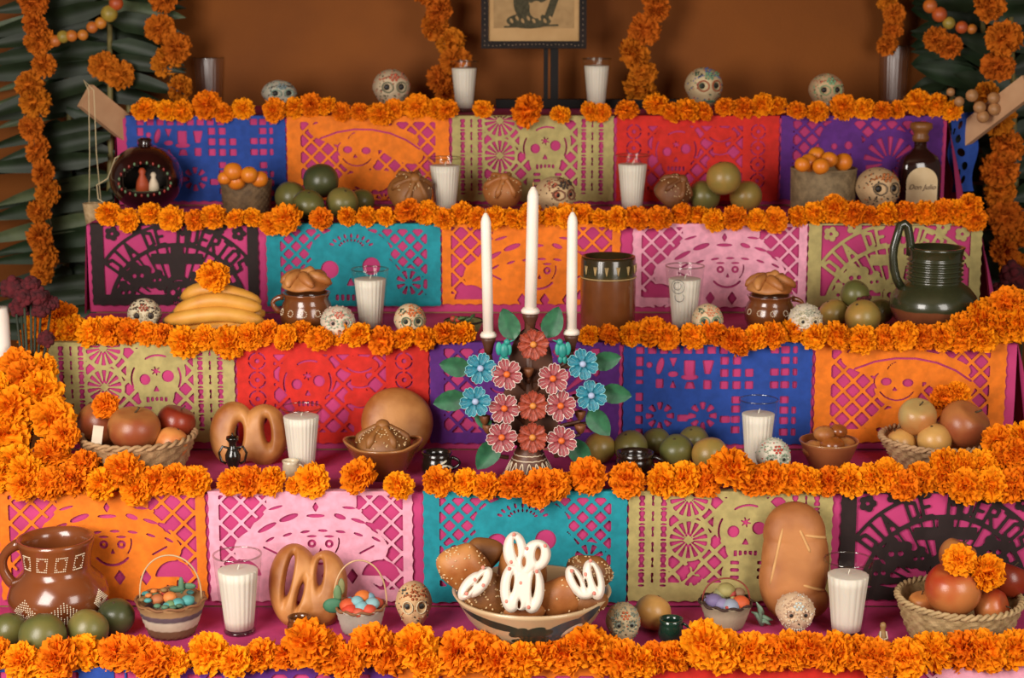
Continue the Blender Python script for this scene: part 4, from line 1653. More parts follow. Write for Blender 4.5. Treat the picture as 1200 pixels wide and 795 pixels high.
# framed picture on an easel stand
BLK = mat('black_lacquer', '#15100e', rough=.6, spec=.2, scale=20)
Yp = 4.64
pb = at(643, 118, Yp)
t = thing('easel_stand', 'black easel post on a long flat base holding the framed picture', 'stand', (pb.x, Yp, SZ[0]))
k = mpp(Yp, SZ[0])
zc = Z_at(40, Yp) - SZ[0]
obj('base_bar', box(-62 * k, 165 * k, -.018, .018, .002, .024), BLK, t, smooth=False)
obj('post', box(-6 * k, -1 * k, -.012, .012, .022, zc), BLK, t, smooth=False)
obj('post', box(2 * k, 11 * k, -.012, .012, .022, zc), BLK, t, smooth=False)
fc = at(625.5, 57, Yp - .02)
t = thing('framed_picture', 'framed print with ornate dark border and cream mat on the easel', 'picture', fc, (R(-4), 0, 0))
k = mpp(Yp - .02, fc.z)
FW, FH, b = 123 * k, 150 * k, 8.5 * k
FRM = mat('dark_carved_frame', '#20120d', '#120a07', rough=.6, spec=.2, scale=30, bump=.3, bscale=120)
for nm, bx_ in (('frame_rail', box(-FW / 2, FW / 2, -.012, .008, 0, b)), ('frame_rail', box(-FW / 2, FW / 2, -.012, .008, FH - b, FH)), ('frame_stile', box(-FW / 2, -FW / 2 + b, -.012, .008, b, FH - b)), ('frame_stile', box(FW / 2 - b, FW / 2, -.012, .008, b, FH - b))):
    obj(nm, bx_, FRM, t, smooth=False)
spk = []
for i in range(26):
    u = -FW / 2 + b * .5 + (FW - b) * i / 25
    spk += [ball((u + rng.uniform(-.001, .001), -.0125, b * rng.uniform(.35, .6)), (.0022, .0014, .0016), 6, 4)]
for s in (-1, 1):
    for i in range(22):
        spk.append(ball((s * (FW / 2 - b * .5), -.0125, b + (FH - b * 2) * i / 21), (.0014, .0012, .0024), 6, 4))
obj('frame_inlay', join(*spk), mat('inlay_silver', '#8a7660', rough=.4), t)
obj('mat_board', box(-FW / 2 + b, FW / 2 - b, -.004, .004, b, FH - b), mat('aged_paper', '#c09a68', '#b08a58', rough=.85, scale=12), t, smooth=False)
inn = box(-FW / 2 + b + 6 * k, FW / 2 - b - 6 * k, -.0048, -.004, b + 15 * k, FH - b - 6 * k)
obj('print_sheet', inn, mat('print_tone', '#ab8a5c', '#9b7b50', rough=.85, scale=40), t, smooth=False)


def flat(fn, x0, x1, z0, z1, n, y):
    V, Fc, _ = march(fn, x0, x1, z0, z1, n, int(n * (z1 - z0) / (x1 - x0)))
    return [(float(a), y, float(c)) for a, c in V], Fc


def eng(X, Z):
    x, z = X / k, Z / k
    f = np.maximum(-d_ell(x, z, -6, 32, 26, 9), -d_ell(x, z, -14, 48, 9, 16, .3))
    f = np.maximum(f, -d_seg(x, z, 16, 34, 26, 62, 9))
    f = np.maximum(f, -d_seg(x, z, -34, 25, 28, 27, 2.2))
    f = np.maximum(f, -d_ell(x, z, 2, 66, 18, 14))
    f = np.minimum(f, d_ell(x, z, 3, 45, 8, 10))
    for i in range(8):
        f = np.minimum(f, d_ell(x, z, -26 + i * 6.5, 32 + (i % 2) * 3, 1.6, 3.0, .5))
    return f


obj('engraved_figure', flat(eng, -40 * k, 40 * k, 20 * k, 85 * k, 90, -.0052), mat('engraving_ink', '#4c4630', '#38331f', rough=.9, scale=120), t)

# ================================================================== second shelf from the top
# painted gourd with a little scene inside
loc, W, H = fit(129, 214, 172, 252, 1, fr=.8)
rr = W / 2
t = thing('painted_gourd', 'glossy black and red painted gourd with a little scene in its opening', 'gourd', loc, (0, 0, R(8)))
GOURD = mat('gourd_lacquer', '#2a0d0b', '#140807', rough=.18, scale=10, coat=.8)


def gfn(X, Y):
    f = np.full(X.shape, 1.0)
    return np.minimum(f, np.minimum(d_ell(X, Y, 0, -.04, .56, .42), 5))


nu, nv = 72, 44
Vg, Fg = [], []
for i in range(nv + 1):
    th = pi * i / nv
    for j in range(nu):
        a = 2 * pi * j / nu
        Vg.append((rr * sin(th) * cos(a), rr * sin(th) * sin(a), rr * .92 * (1 + cos(th) * (.98 if th > 1.57 else 1.0))))


def hole(i, j):
    th, a = pi * (i + .5) / nv, 2 * pi * (j + .5) / nu
    x, y, z = sin(th) * cos(a), sin(th) * sin(a), cos(th)
    return y < 0 and (x / .66) ** 2 + ((z + .08) / (.60 if z > -.08 else .30)) ** 2 < 1


for i in range(nv):
    for j in range(nu):
        if not hole(i, j):
            q = [i * nu + j, (i + 1) * nu + j, (i + 1) * nu + (j + 1) % nu, i * nu + (j + 1) % nu]
            Fg.append(tuple(q))
obj('shell', (Vg, Fg), GOURD, t)
inn = [(x * .9, y * .9 + .004, (z - rr * .92) * .9 + rr * .92) for x, y, z in Vg]
obj('inner_shell', (inn, Fg), mat('gourd_inside', '#201814', '#3a2a1c', rough=.6, scale=30), t)
obj('stalk', lathe([(0, rr * 1.8), (rr * .22, rr * 1.80), (rr * .17, rr * 1.88), (rr * .2, rr * 1.98), (rr * .13, rr * 2.03), (0, rr * 2.02)], 14), GOURD, t)
pet = []
for i in range(26):
    a = 2 * pi * i / 26
    x, z = .69 * cos(a), -.08 + (.63 if sin(a) > 0 else .33) * sin(a)
    y = -sqrt(max(.05, 1 - x * x - z * z))
    pet.append(ball((x * rr * 1.01, y * rr * 1.01, rr * .92 * (1 + z)), (rr * .035, rr * .02, rr * .05), 6, 5))
obj('painted_border', join(*pet[::2]), mat('border_green', '#5d7a52', rough=.4), t)
obj('painted_border', join(*pet[1::2]), mat('border_red', '#8e2418', rough=.4), t)
fig = lambda x, y, h_: lathe([(0, 0), (h_ * .32, 0), (h_ * .26, h_ * .4), (h_ * .12, h_ * .72), (h_ * .17, h_ * .86), (h_ * .1, h_ * 1.0), (0, h_ * 1.02)], 12)
z0 = rr * .62
obj('scene_ground', lathe([(0, z0), (rr * .72, z0), (rr * .70, z0 - .004), (0, z0 - .004)], 24), mat('scene_moss', '#5a6a48', rough=.8), t, (0, -rr * .05, 0))
obj('figurine', fig(0, 0, rr * .62), mat('figurine_red', '#a8431c', rough=.6), t, (-rr * .08, -rr * .42, z0))
obj('figurine', fig(0, 0, rr * .5), mat('figurine_white', '#d8c4a8', rough=.6), t, (rr * .22, -rr * .42, z0))
obj('hanging_cord', tube([(-rr * .3, -rr * .1, rr * 1.75), (-rr * .8, -rr * .2, rr * 1.5), (-rr * 1.02, -rr * .3, rr * .95), (-rr * 1.3, -rr * .5, rr * .8), (-rr * 1.25, -rr * .75, rr * .45), (-rr * 1.0, -rr * .95, rr * .3), (-rr * 1.0, -rr * 1.0, rr * .05)], .0016, 6), CORD, t)

# basket with small mandarins
basket(259, 319, 213, 252, 1, 'small brown woven basket of mandarins behind the blue banner end', '#7a6040', '#5d4830', taper=.92, n=44, rows=9, amp=.02, braid=False)
for i, (px, py, d) in enumerate(((273, 201, 22), (277, 212, 22), (292, 205, 20), (304, 210, 20), (263, 209, 16))):
    fruit_at(px, py, d, 4.14 + .02 * (i % 2), 'mandarin', 'small mandarin in the brown basket beside the painted gourd', 'fruit', 'mandarins in the small brown basket')
# green oranges
fruit_on(341, 231, 38, 1, 'green', 'mottled green orange, back one of the pair left of the dark stacked orange')
fruit_on(361, 241, 38, 1, 'green', 'green orange lying beside the mandarin basket, before its neighbour', sx=1.0)
fruit_on(401, 238, 38, 1, 'olive', 'yellow-green orange under the dark green stacked orange')
fruit_on(424, 236, 30, 1, 'green', 'small green orange nearest the braided bread')
fruit_at(376, 212, 42, 4.17, 'darkgreen', 'large dark green orange stacked on top of other oranges')
# breads
p, W, H = fit(450, 506, 192, 254, 1, fr=.6)
pan_de_muerto(p + Vector((0, -.005, W / 2 * .62)), W / 2 * .94, H * .46, 'braided brown pan de muerto left of a white candle glass', CRUST_D, 60, tilt=(R(42), 0, .4))
candle_glass(501, 542, 183, 252, 1, 'white candle in ribbed glass between two dark breads', full=.86, ribs=26)
p, W, H = fit(563, 612, 200, 250, 1, fr=.6)
pan_de_muerto(p + Vector((0, -.005, W / 2 * .62)), W / 2 * .94, H * .50, 'golden pan de muerto beside the skull behind the tall taper', CRUST, 40, tilt=(R(35), 0, .2))
skull(627, 673, 207, 256, 1, 'bone-coloured skull with red-ringed eye behind the tall middle taper', '#c8a87c', ['#7a4630', '#b0563c', '#3a2a22', '#7a4630'], .55, 2)
candle_glass(721, 761, 180, 250, 1, 'white candle in ribbed glass before the red banner', full=.84, ribs=26)
p, W, H = fit(757, 804, 196, 252, 1, fr=.6)
pan_de_muerto(p + Vector((0, -.005, W / 2 * .62)), W / 2 * .94, H * .48, 'knobbly dark brown bread right of the candle by the red banner', mat('bread_knobbly', '#7c4a22', '#5a3012', rough=.6, scale=20, bump=.4, bscale=60), 70, tilt=(R(40), 0, .9))
fruit_on(825, 230, 38, 1, 'olive', 'pale green orange, lower left of the stack of three')
fruit_on(874, 230, 38, 1, 'yellow', 'pale yellow-green orange, lower right of the stack of three')
fruit_at(848, 209, 41, 4.16, 'yellow', 'golden orange resting on top of two green oranges')
# straw tub with mandarins
basket(926, 1003, 200, 254, 1, 'grey-brown straw tub of mandarins beside the bottle skull', '#8d7654', '#6f5c40', taper=.97, n=70, rows=16, amp=.008, braid=False, name='straw_tub')
for i, (px, py, d) in enumerate(((940, 193, 18), (948, 191, 22), (957, 182, 20), (962, 195, 20), (972, 187, 19), (988, 190, 22))):
    fruit_at(px, py, d, 4.10 + .03 * (i % 3), 'mandarin', 'mandarin piled in the straw tub', 'fruit', 'mandarins in the straw tub')
skull(1003, 1053, 196, 254, 1, 'round cream sugar skull with black eyes between tub and brown bottle', '#c9a67a', ['#6b5a44', '#1c1613', '#b0642c', '#b0642c'], .30, 0)
# bottle
loc, W, H = fit(1050, 1105, 143, 246, 1, fr=.7)
t = thing('liquor_bottle', 'squat dark brown bottle with arched cream label and wooden stopper', 'bottle', loc)
r = W / 2
prof = [(0, 0), (r * .92, 0), (r, .004), (r, H * .46), (r * .96, H * .54), (r * .80, H * .61), (r * .45, H * .67), (r * .30, H * .71), (r * .28, H * .80), (0, H * .80)]
sq = lambda v: Vector((v.x, v.y * .62, v.z))
obj('glass_body', mapv(lathe(prof, 40, lambda a, i: 1 / max(abs(cos(a)), abs(sin(a))) ** .35), lambda v: Vector((v.x * .93, v.y * .60, v.z))), mat('brown_bottle_glass', '#2a110c', '#1d0c08', rough=.08, coat=.6, scale=5), t)
obj('stopper', lathe([(0, H * .78), (r * .34, H * .78), (r * .36, H * .83), (r * .30, H * .86), (r * .36, H * .90), (r * .48, H * .93), (r * .46, H * .985), (r * .3, H * 1.0), (0, H * 1.0)], 24), mat('stopper_wood', '#8e5a28', '#6f4218', rough=.45, scale=20), t)


def lab(X, Y):
    return np.minimum(-d_box(X, Y, -.66, .66, .05, 1.0), 9) * 0 + np.maximum(-d_box(X, Y, -.66, .66, .04, .66), -d_ell(X, Y, 0, .66, .66, .36))


V, Fc, _ = march(lab, -.7, .7, 0, 1.05, 40, 32)
front = r * .60 * 1.012
lg = [(float(a) * r, -front * (1 - .10 * abs(float(a)) ** 3) - .0012, .004 + float(c) * H * .47) for a, c in V]
lo = obj('label', (lg, Fc), mat('bottle_label', '#d8bf94', '#cdb285', rough=.7, scale=30), t)
cu = bpy.data.curves.new('lettering', 'FONT')
cu.body = 'Don Julio'
cu.size = r * .30
cu.align_x, cu.align_y = 'CENTER', 'CENTER'
cu.shear = .35
cu.extrude = .0002
cu.materials.append(mat('label_ink', '#4a2416', rough=.8))
tmp = bpy.data.objects.new('lettering_curve', cu)
COL.objects.link(tmp)
bpy.context.view_layer.update()
lme = bpy.data.meshes.new_from_object(tmp.evaluated_get(bpy.context.evaluated_depsgraph_get()))
bpy.data.objects.remove(tmp)
to = bpy.data.objects.new('lettering', lme)
COL.objects.link(to)
to.parent = lo
to.location = (0, -front - .0022, H * .27)
to.rotation_euler = (R(90), 0, 0)
obj('label_tag', box(r * .25, r * .9, -front - .004, -front - .001, .004, .016), mat('tag_white', '#e4d8c4', rough=.7), t, smooth=False)
# ================================================================== middle shelf
skull(150, 189, 350, 396, 2, 'white sugar skull covered in brown beads beside the bananas', '#d6c7a6', ['#c9b58e', '#3c2c22', '#9a4a34', '#5c4634'], .15, 1)
# bananas
BAN = mat('banana_peel', '#d69b3e', '#c4832c', rough=.5, scale=22, contrast=(.35, .7))
BT = mat('banana_tip', '#5a4220', rough=.8)
loc, W, H = fit(196, 311, 333, 400, 2, fr=.35)
t = thing('banana_hand', 'hand of yellow bananas stacked lying flat under a marigold', 'bananas', loc)
for i, (y0, zz, l, dx, bow) in enumerate(((-.018, .20 * H, .98, 0.0, .008), (-.025, .45 * H, 1.0, -.002, .010), (-.012, .68 * H, .88, .004, .016), (.012, .86 * H, .80, .008, .022), (.02, .45 * H, .95, .0, .01))):
    pts, rad = [], []
    n = 16
    rB = .0175
    sl = (.03, -.02, .05, -.06, .02)[i]
    for k_ in range(n + 1):
        u = -1 + 2 * k_ / n
        x = u * W * .5 * l + dx
        pts.append((x, y0 + .010 * u * u, zz - bow * u * u + sl * x + .004 * sin(3 * u + i)))
        rad.append(rB * (1 - .55 * abs(u) ** 6) if abs(u) < .97 else rB * .35)
    obj('banana', tube(pts, rad, 9), BAN, t)
    obj('tip', ball(pts[0], rB * .38, 7, 5), BT, t)
p = at(250, 324, loc.y - .005)
marigold(p, 21 * mpp(p.y, p.z), (0, -.8, .7), 'orange marigold head sitting on top of the bananas', None)


def glazed_pot(x0, x1, ytop, ybase, shelf, label, bread_label, hs):
    loc, W, H = fit(x0, x1, ytop, ybase, shelf, fr=.75, rim=0)
    r = W / 2
    t = thing('clay_pot', label, 'pot', loc)
    prof = [(0, 0), (r * .68, 0), (r * .78, H * .08), (r * .97, H * .35), (r * 1.0, H * .52), (r * .90, H * .74), (r * .80, H * .86), (r * .86, H * .96), (r * .90, H)]
    m = zone_mat('half_glazed_pot', [(0, '#9a5c38'), (.018, '#9a5c38'), (.020, '#6d3c1c'), (.12, '#7c4622')], rough=.2, coat=.5, wobble=.006)
    obj('body', lathe(prof + [(r * .82, H), (r * .72, H * .84), (r * .8, H * .5), (0, H * .3)], 40), m, t)
    for s in hs:
        obj('handle', pot_handle((s * r * .85, 0, H * .90), (s * r * .97, 0, H * .55), (s * r * .34, 0, .004), r * .10), GLAZE, t)
    for i in range(5):
        a = -pi / 2 + (i - 2) * .55
        ring = [(a + .11 * cos(q * pi / 5), H * .60 + H * .07 * sin(q * pi / 5)) for q in range(10)]
        obj('painted_ring', dots_on(prof, ring, r * .025), SLIP, t)
    # bread heaped on the mouth
    b = thing('bread_roll', bread_label, 'bread', loc + Vector((0, 0, H + .001)), (0, 0, .3))

    def fn(d):
        q = Vector(d)
        q.z = q.z * (1 if q.z > 0 else .25)
        w = 1 + .05 * sin(3 * atan2(d.y, d.x))
        return Vector((q.x * w, q.y * w, q.z + .06 * sin(6 * q.x + 2)))
    hb = r * .62
    obj('loaf', ball((0, 0, hb * .30), (r * .88, r * .88, hb * .8), 28, 18, fn), CRUST_L, b)
    for i in range(6):
        a = i * pi / 3 + .2
        pts = [(r * q * cos(a + .9 * (q - .5)), r * q * sin(a + .9 * (q - .5)), hb * .36 + hb * .86 * sqrt(max(0, 1 - q * q)) - .004) for q in (.12, .3, .5, .7, .86, .95)]
        obj('fold', tube(pts, [r * v for v in (.12, .19, .22, .20, .15, .06)], 9), CRUST_L if i % 2 else CRUST, b)
    obj('knot', ball((r * .08, -r * .05, hb * 1.22), (r * .30, r * .24, r * .20), 14, 9, lambda d: Vector((d.x, d.y, d.z + .2 * sin(4 * d.x)))), CRUST_L, b)
    return t


glazed_pot(328, 391, 343, 398, 2, 'brown glazed clay pot with a loop handle facing the bananas', 'swirled bread heaped on the pot beside the bananas', (-1, ))
skull(376, 416, 359, 403, 2, 'white sugar skull with mint icing beside the brown pot', '#d8c8b0', ['#9fb79a', '#b89a8a', '#c8705a', '#7fa58e'], .2, 1)
candle_glass(412, 456, 312, 391, 2, 'white candle in ribbed glass before the teal banner', full=.84)
skull(462, 499, 356, 403, 2, 'sugar skull with orange crown and green eyes beside the teal banner edge', '#d5bb94', ['#5f7c62', '#3e5a46', '#cf6a30', '#d07a3c'], .2, 2)
# tiny reed tray with leaves
loc, W, H = fit(521, 566, 376, 398, 2, fr=.6)
t = thing('reed_tray', 'tiny dark rimmed reed basket with green leaves behind the left taper', 'basket', loc)
r = W / 2
obj('woven_body', lathe([(0, 0), (r * .6, 0), (r * 1.0, H), (r * .93, H), (r * .55, .004), (0, .004)], 60, lambda a, i: 1 + .03 * cos(20 * a)), mat('reed_tan', '#8f8a54', '#6d6a3c', rough=.8, scale=60), t)
obj('rim', tube([(r * cos(a * pi / 16), r * sin(a * pi / 16), H) for a in range(32)], .0022, 6, closed=True), mat('reed_dark', '#2a2018', rough=.7), t)
lv = []
for i in range(9):
    a, q = rng.uniform(0, 6.28), rng.uniform(0, .6) * r
    lv.append(xf(ball((0, 0, 0), (.011, .004, .003), 8, 5), (q * cos(a), q * sin(a), H + .003 + .006 * rng.random()), (rng.uniform(-.4, .4), rng.uniform(-.6, .6), rng.uniform(0, 3))))
obj('leaves', join(*lv), mat('toy_leaf', '#4c6a3a', '#35522c', rough=.7), t)
obj('toy_fruit', join(ball((-.55 * r, 0, H + .004), .007, 8, 6), ball((-.3 * r, -.3 * r, H + .003), .006, 8, 6)), mat('toy_red', '#b8402c', rough=.6), t)

# cylindrical crock
loc, W, H = fit(680, 745, 295, 396, 2, fr=1, rim=1)
r = W / 2
t = thing('clay_crock', 'tall brown clay crock with dark green band behind the right taper', 'crock', loc)
prof = [(0, 0), (r * .93, 0), (r * .97, H * .03), (r * .99, H * .3), (r, H * .6), (r * .985, H * .96), (r * .965, H)]
obj('body', lathe(prof + [(r * .89, H), (r * .90, H * .5), (r * .88, .01), (0, .01)], 48),
    zone_mat('crock_glaze', [(0, '#a06a42'), (H * .10, '#a06a42'), (H * .12, '#7a4420'), (H * .70, '#7d4722'), (H * .74, '#55401c'), (H * .77, '#39361a'), (H, '#3a2c16')], rough=.2, coat=.5, wobble=.004), t)
obj('slip_line', tube([((prof_r(prof, H * .735) + .0004) * cos(a * pi / 24), (prof_r(prof, H * .735) + .0004) * sin(a * pi / 24), H * .735) for a in range(48)], .0012, 6, closed=True), mat('slip_ochre', '#c9a86c', rough=.5), t)
spr = []
for i in range(7):
    a = -pi / 2 - .95 + i * .42
    for s in (-1, 0, 1):
        spr.append(tube([((r + .0005) * cos(a + s * .05 * q), (r + .0005) * sin(a + s * .05 * q), H * (.79 + .10 * q)) for q in (0, .4, .8, 1.1)], .0010, 5))
obj('slip_sprigs', join(*spr), mat('slip_ochre', '#c9a86c'), t)

candle_glass(779, 825, 308, 391, 2, 'white candle in a glass printed with a ring emblem before the pink banner', full=.80, motif=True)
skull(811, 847, 356, 402, 2, 'peach sugar skull with green eye sockets beside the printed candle glass', '#d2b892', ['#6f9a76', '#3d5c48', '#d0845c', '#cf9a70'], .1, 2)
glazed_pot(872, 932, 346, 393, 2, 'brown glazed clay pot with a loop handle facing the white skull', 'folded golden bread heaped on the pot before the pink banner', (1, ))
skull(924, 963, 356, 403, 2, 'white beaded sugar skull with cream eye discs beside a brown pot', '#d3c7b2', ['#cbbd96', '#c8bd9e', '#a8a890', '#8f8d78'], .1, 1)
# limes and guavas
fruit_on(977, 368, 35, 2, 'yellow', 'yellow guava beside the white beaded skull', 'fruit', name='guava')
fruit_on(1011, 372, 42, 2, 'yellow', 'large yellow guava in front of the stacked green fruit', 'fruit', name='guava')
fruit_on(1032, 365, 30, 2, 'olive', 'olive green guava tucked against the green jug', 'fruit', name='guava')
fruit_at(1002, 345, 34, 3.83, 'green', 'round green fruit stacked on the guavas beside the green jug', name='guava')
t = tag(obj('dried_blossom', join(*[ball((rng.gauss(0, .005), rng.gauss(0, .004), rng.gauss(0, .004)), rng.uniform(.004, .007), 7, 5) for _ in range(16)]), COCK, None, at(1013, 352, 3.795)), 'dark red dried blossom on the guavas beside the green jug', 'flower')

# green glazed jug
loc, W, H = fit(1043, 1146, 285, 394, 2, fr=.62, rim=.6)
r = W / 2
t = thing('green_jug', 'dark green glazed jug with high loop handle and bare clay foot', 'jug', loc)
prof = [(0, 0), (r * .52, 0), (r * .60, H * .02), (r * .86, H * .14), (r * 1.0, H * .30), (r * .96, H * .42), (r * .80, H * .52), (r * .64, H * .58)]
for i in range(5):
    z = .60 + i * .055
    prof += [(r * .575, H * z), (r * .60, H * (z + .012)), (r * .645, H * (z + .028)), (r * .60, H * (z + .044))]
prof += [(r * .60, H * .88), (r * .63, H * .97), (r * .66, H)]
m = zone_mat('green_glaze', [(0, '#7a452a'), (H * .29, '#7a452a'), (H * .305, '#3a3c26'), (H * .7, '#33361f'), (H, '#2e3019')], rough=.26, coat=.5, wobble=.014, wscale=14)
obj('body', lathe(prof + [(r * .58, H), (r * .54, H * .8), (r * .56, H * .6), (0, H * .5)], 56), m, t)
hz = Z_at(262, loc.y) - SZ[2]
hp = [(-r * .57, 0, H * .90), (-r * .58, 0, H * 1.04), (-r * .60, 0, H * 1.10), (-r * .66, 0, hz * .975), (-r * .74, 0, hz), (-r * .83, 0, hz * .985), (-r * .91, 0, H * 1.09), (-r * .955, 0, H * 1.0), (-r * .965, 0, H * .88), (-r * .93, 0, H * .74), (-r * .86, 0, H * .62), (-r * .76, 0, H * .53)]
obj('handle', tube(hp, [r * .10] * 12, 12), mat('green_glaze_dark', '#30331f', '#262817', rough=.26, coat=.5), t)

# ================================================================== tree-of-life candlestick
Yc = 3.415
base = on_plane(620, 556, SZ[3])
base.y = Yc
base.x = X_at(620, Yc, SZ[3])
k = mpp(Yc, SZ[3] + .15)
t = thing('flower_candelabrum', 'clay tree-of-life candelabrum covered with teal and red flowers', 'candlestick', base)
CLAY = mat('dark_clay', '#5e3520', '#4a2816', rough=.5, scale=20)


def rel(px, py, dy=0.0):
    return at(px, py, Yc + dy) - base


zb = rel(620, 525).z
rb = 32 * k
prof = [(0, 0), (rb, 0), (rb * 1.02, .004), (rb * .9, zb * .25), (rb * .68, zb * .6), (rb * .52, zb * .9), (rb * .40, zb * 1.15), (0, zb * 1.2)]
bell = obj('bell_base', lathe(prof, 36), CLAY, t)
wl = []
for i in range(16):
    a = 2 * pi * i / 16
    pts = []
    for q in range(9):
        tt = q / 8
        z = zb * (.30 + .34 * sin(pi * tt))
        aa = a + .17 * (tt - .5) * 1.7
        rr = prof_r(prof, z) + .0006
        pts.append((rr * cos(aa), rr * sin(aa), z))
    wl.append(tube(pts, .0011, 5))
for z in (.70, .84, .24):
    rr = prof_r(prof, zb * z)
    wl.append(tube([(rr * cos(q * pi / 16), rr * sin(q * pi / 16), zb * (z + .02 * sin(q * 3))) for q in range(32)], .0011, 5, closed=True))
obj('slip_tracery', join(*wl), SLIP, bell)
wv = [((rb * 1.0 + .001) * cos(q * pi / 20), (rb * 1.0 + .001) * sin(q * pi / 20), .006 + .003 * sin(q * 1.6)) for q in range(40)]
obj('slip_hem', tube(wv, .0035, 6, closed=True), SLIP, bell)
top = rel(620, 378, .0)
obj('trunk', tube([(0, 0, zb), (0, 0, zb + (top.z - zb) * .5), (0, 0, top.z)], [.014, .011, .010], 10), CLAY, t)
Vb, Fb, _ = march(lambda X, Z: np.maximum(oval(X, Z, 622, -478, 34, 48), oval(X, Z, 622, -430, 26, 46)), 580, 664, -530, -380, 40, 70)
body = []  # added slab: clay body plus the dark shade between the flowers
for sgn in (-1, 1):
    body.append(([tuple(Vector((rel(a, -c, .004).x, sgn * .007, rel(a, -c, .004).z))) for a, c in Vb], Fb if sgn < 0 else [tuple(reversed(f)) for f in Fb]))
obj('clay_body_and_shade', join(*body), CLAY, t)
FLW = [('terra', 625, 404), ('terra', 624.5, 476), ('terra', 624, 513), ('teal', 563, 432), ('teal', 557, 471), ('teal', 683, 427), ('teal', 693, 464),
       ('mauve', 594, 439), ('mauve', 591, 479), ('mauve', 588, 513), ('mauve', 648, 444), ('mauve', 657, 476), ('mauve', 658, 517)]
FM = {'terra': ('#a8462c', '#8f3820', '#d88a3a', '#9a4028'), 'teal': ('#1c7f92', '#126478', '#a9b8d6', '#7fc4cc'), 'mauve': ('#a1484a', '#83323a', '#e26a22', '#e8cfc4')}


def petal_geo(L, w):
    """spoon-shaped petal along +X, dish open to +Z"""
    V, Fc = [], []
    n, m_ = 9, 4
    for i in range(n + 1):
        u = i / n
        ww = w * (.42 + .58 * min(1, u / .62)) * (1 if u < .62 else sqrt(max(.02, 1 - ((u - .62) / .40) ** 2)))
        for j in range(-m_, m_ + 1):
            v = j / m_
            V.append((L * (.18 + .82 * u) - (.10 * L * v * v if i == n else 0), v * ww, .25 * w * (v * v) + .10 * L * u * u - .02 * L))
    q = 2 * m_ + 1
    for i in range(n):
        for j in range(2 * m_):
            a = i * q + j
            Fc.append((a, a + 1, a + q + 1, a + q))
    V2 = [(x, y, z - .0022) for x, y, z in V]
    o = len(V)
    F2 = [tuple(reversed([i + o for i in f])) for f in Fc]
    rimv = [j for j in range(q)] + [i * q + q - 1 for i in range(1, n + 1)] + [n * q + j for j in range(q - 2, -1, -1)] + [i * q for i in range(n - 1, 0, -1)]
    F3 = [(rimv[i], rimv[(i + 1) % len(rimv)], rimv[(i + 1) % len(rimv)] + o, rimv[i] + o) for i in range(len(rimv))]
    return V + V2, Fc + F2 + F3, [V[i] for i in rimv if V[i][0] > L * .45]


PL, PW = 18.5 * k, 6.5 * k
pv, pf, prim = petal_geo(PL, PW)
PET = {}
for key, (c1, c2, cc, cr) in FM.items():
    me = mk('petal', (pv, pf), mat('clay_petal_' + key, c1, c2, rough=.5, scale=160))
    # painted pale rim and rays on top
    rm = tube([(x, y, z + .0004) for x, y, z in prim], .0008, 5)
    for v in (-.4, .4):
        rm = join(rm, tube([(PL * .5, v * PW * .5, .0006 + .25 * PW * v * v * .3), (PL * .92, v * PW * .95, .10 * PL * .8 + .25 * PW * v * v)], 0.00045 if key != 'terra' else .0003, 4))
    PET[key] = (me, mk('petal_paint', rm, mat('petal_paint_' + key, cr, rough=.6)), mat('flower_eye_' + key, cc, rough=.5))
for key, px, py in FLW:
    c = rel(px, py, -.038 - rng.uniform(0, .008))
    pme, rme, em = PET[key]
    f = obj('flower', lathe([(0, .006), (.0035, .0055), (.0062, .003), (.0066, 0), (.004, -.004), (0, -.005)], 14), em, t, c, (R(90 - 8) + rng.uniform(-.12, .12), rng.uniform(-.15, .15), 0))
    npet = 6 if key != 'terra' else 8
    off = rng.uniform(0, 1)
    for i in range(npet):
        a = off + 2 * pi * i / npet
        po = obj('petal', pme, None, f, (0, 0, 0), (0, 0, a), sc=(1, 1.0 if npet == 6 else .84, 1))
        # rim paint shares the petal's place
        obj('petal_rim', rme, None, f, (0, 0, 0), (0, 0, a), sc=(1, 1.0 if npet == 6 else .84, 1))
    obj('branch', tube([(0, 0, max(zb * 1.1, c.z - .05)), Vector((c.x * .45, -.010, c.z - .02)), Vector((c.x, c.y + .010, c.z))], [.006, .005, .004], 7), CLAY, t)
LEAF = mat('clay_leaf', '#2f6e48', '#22573a', rough=.45, scale=60)
for px, py, ang, L in ((533, 430, 170, 32), (527, 470, 190, 34), (596, 380, 110, 34), (648, 378, 70, 34), (711, 423, 15, 30), (722, 462, -8, 32), (702, 496, -50, 34), (566, 494, 150, 20), (571, 534, 235, 36), (680, 532, -55, 34)):
    c = rel(px, py, -.018)
    Lm = L / 2 * k * 1.15
    V, Fc = [], []
    n = 10
    for i in range(n + 1):
        u = -1 + 2 * i / n
        w = Lm * .62 * (max(0, 1 - u * u)) ** .7 * (1 - .25 * u) + .0004
        for j in range(-3, 4):
            v = j / 3
            V.append((u * Lm, v * w, -.20 * w * (1 - abs(v)) * 1.2 + .0015 * (-1) ** i * abs(v) + .16 * Lm * (1 - u * u) * .4))
    for i in range(n):
        for j in range(6):
            a = i * 7 + j
            Fc.append((a, a + 1, a + 8, a + 7))
    o_ = len(V)
    V = V + [(x, y, z - .003) for x, y, z in V]
    Fc = Fc + [tuple(reversed([q + o_ for q in f])) for f in Fc]
    lo = obj('leaf', (V, Fc), LEAF, t, c)
    a = R(ang)
    M = Matrix((Vector((cos(a), 0, sin(a))), Vector((-sin(a), 0, cos(a))), Vector((0, -1, 0)))).transposed()
    lo.rotation_euler = M.to_euler()
    obj('branch', tube([Vector((c.x * .5, .004, c.z - .01)), c + Vector((0, .006, 0))], [.005, .003], 6), CLAY, t)
BIRD = mat('teal_bird', '#2d9c8c', '#1f7f78', rough=.45, scale=40)
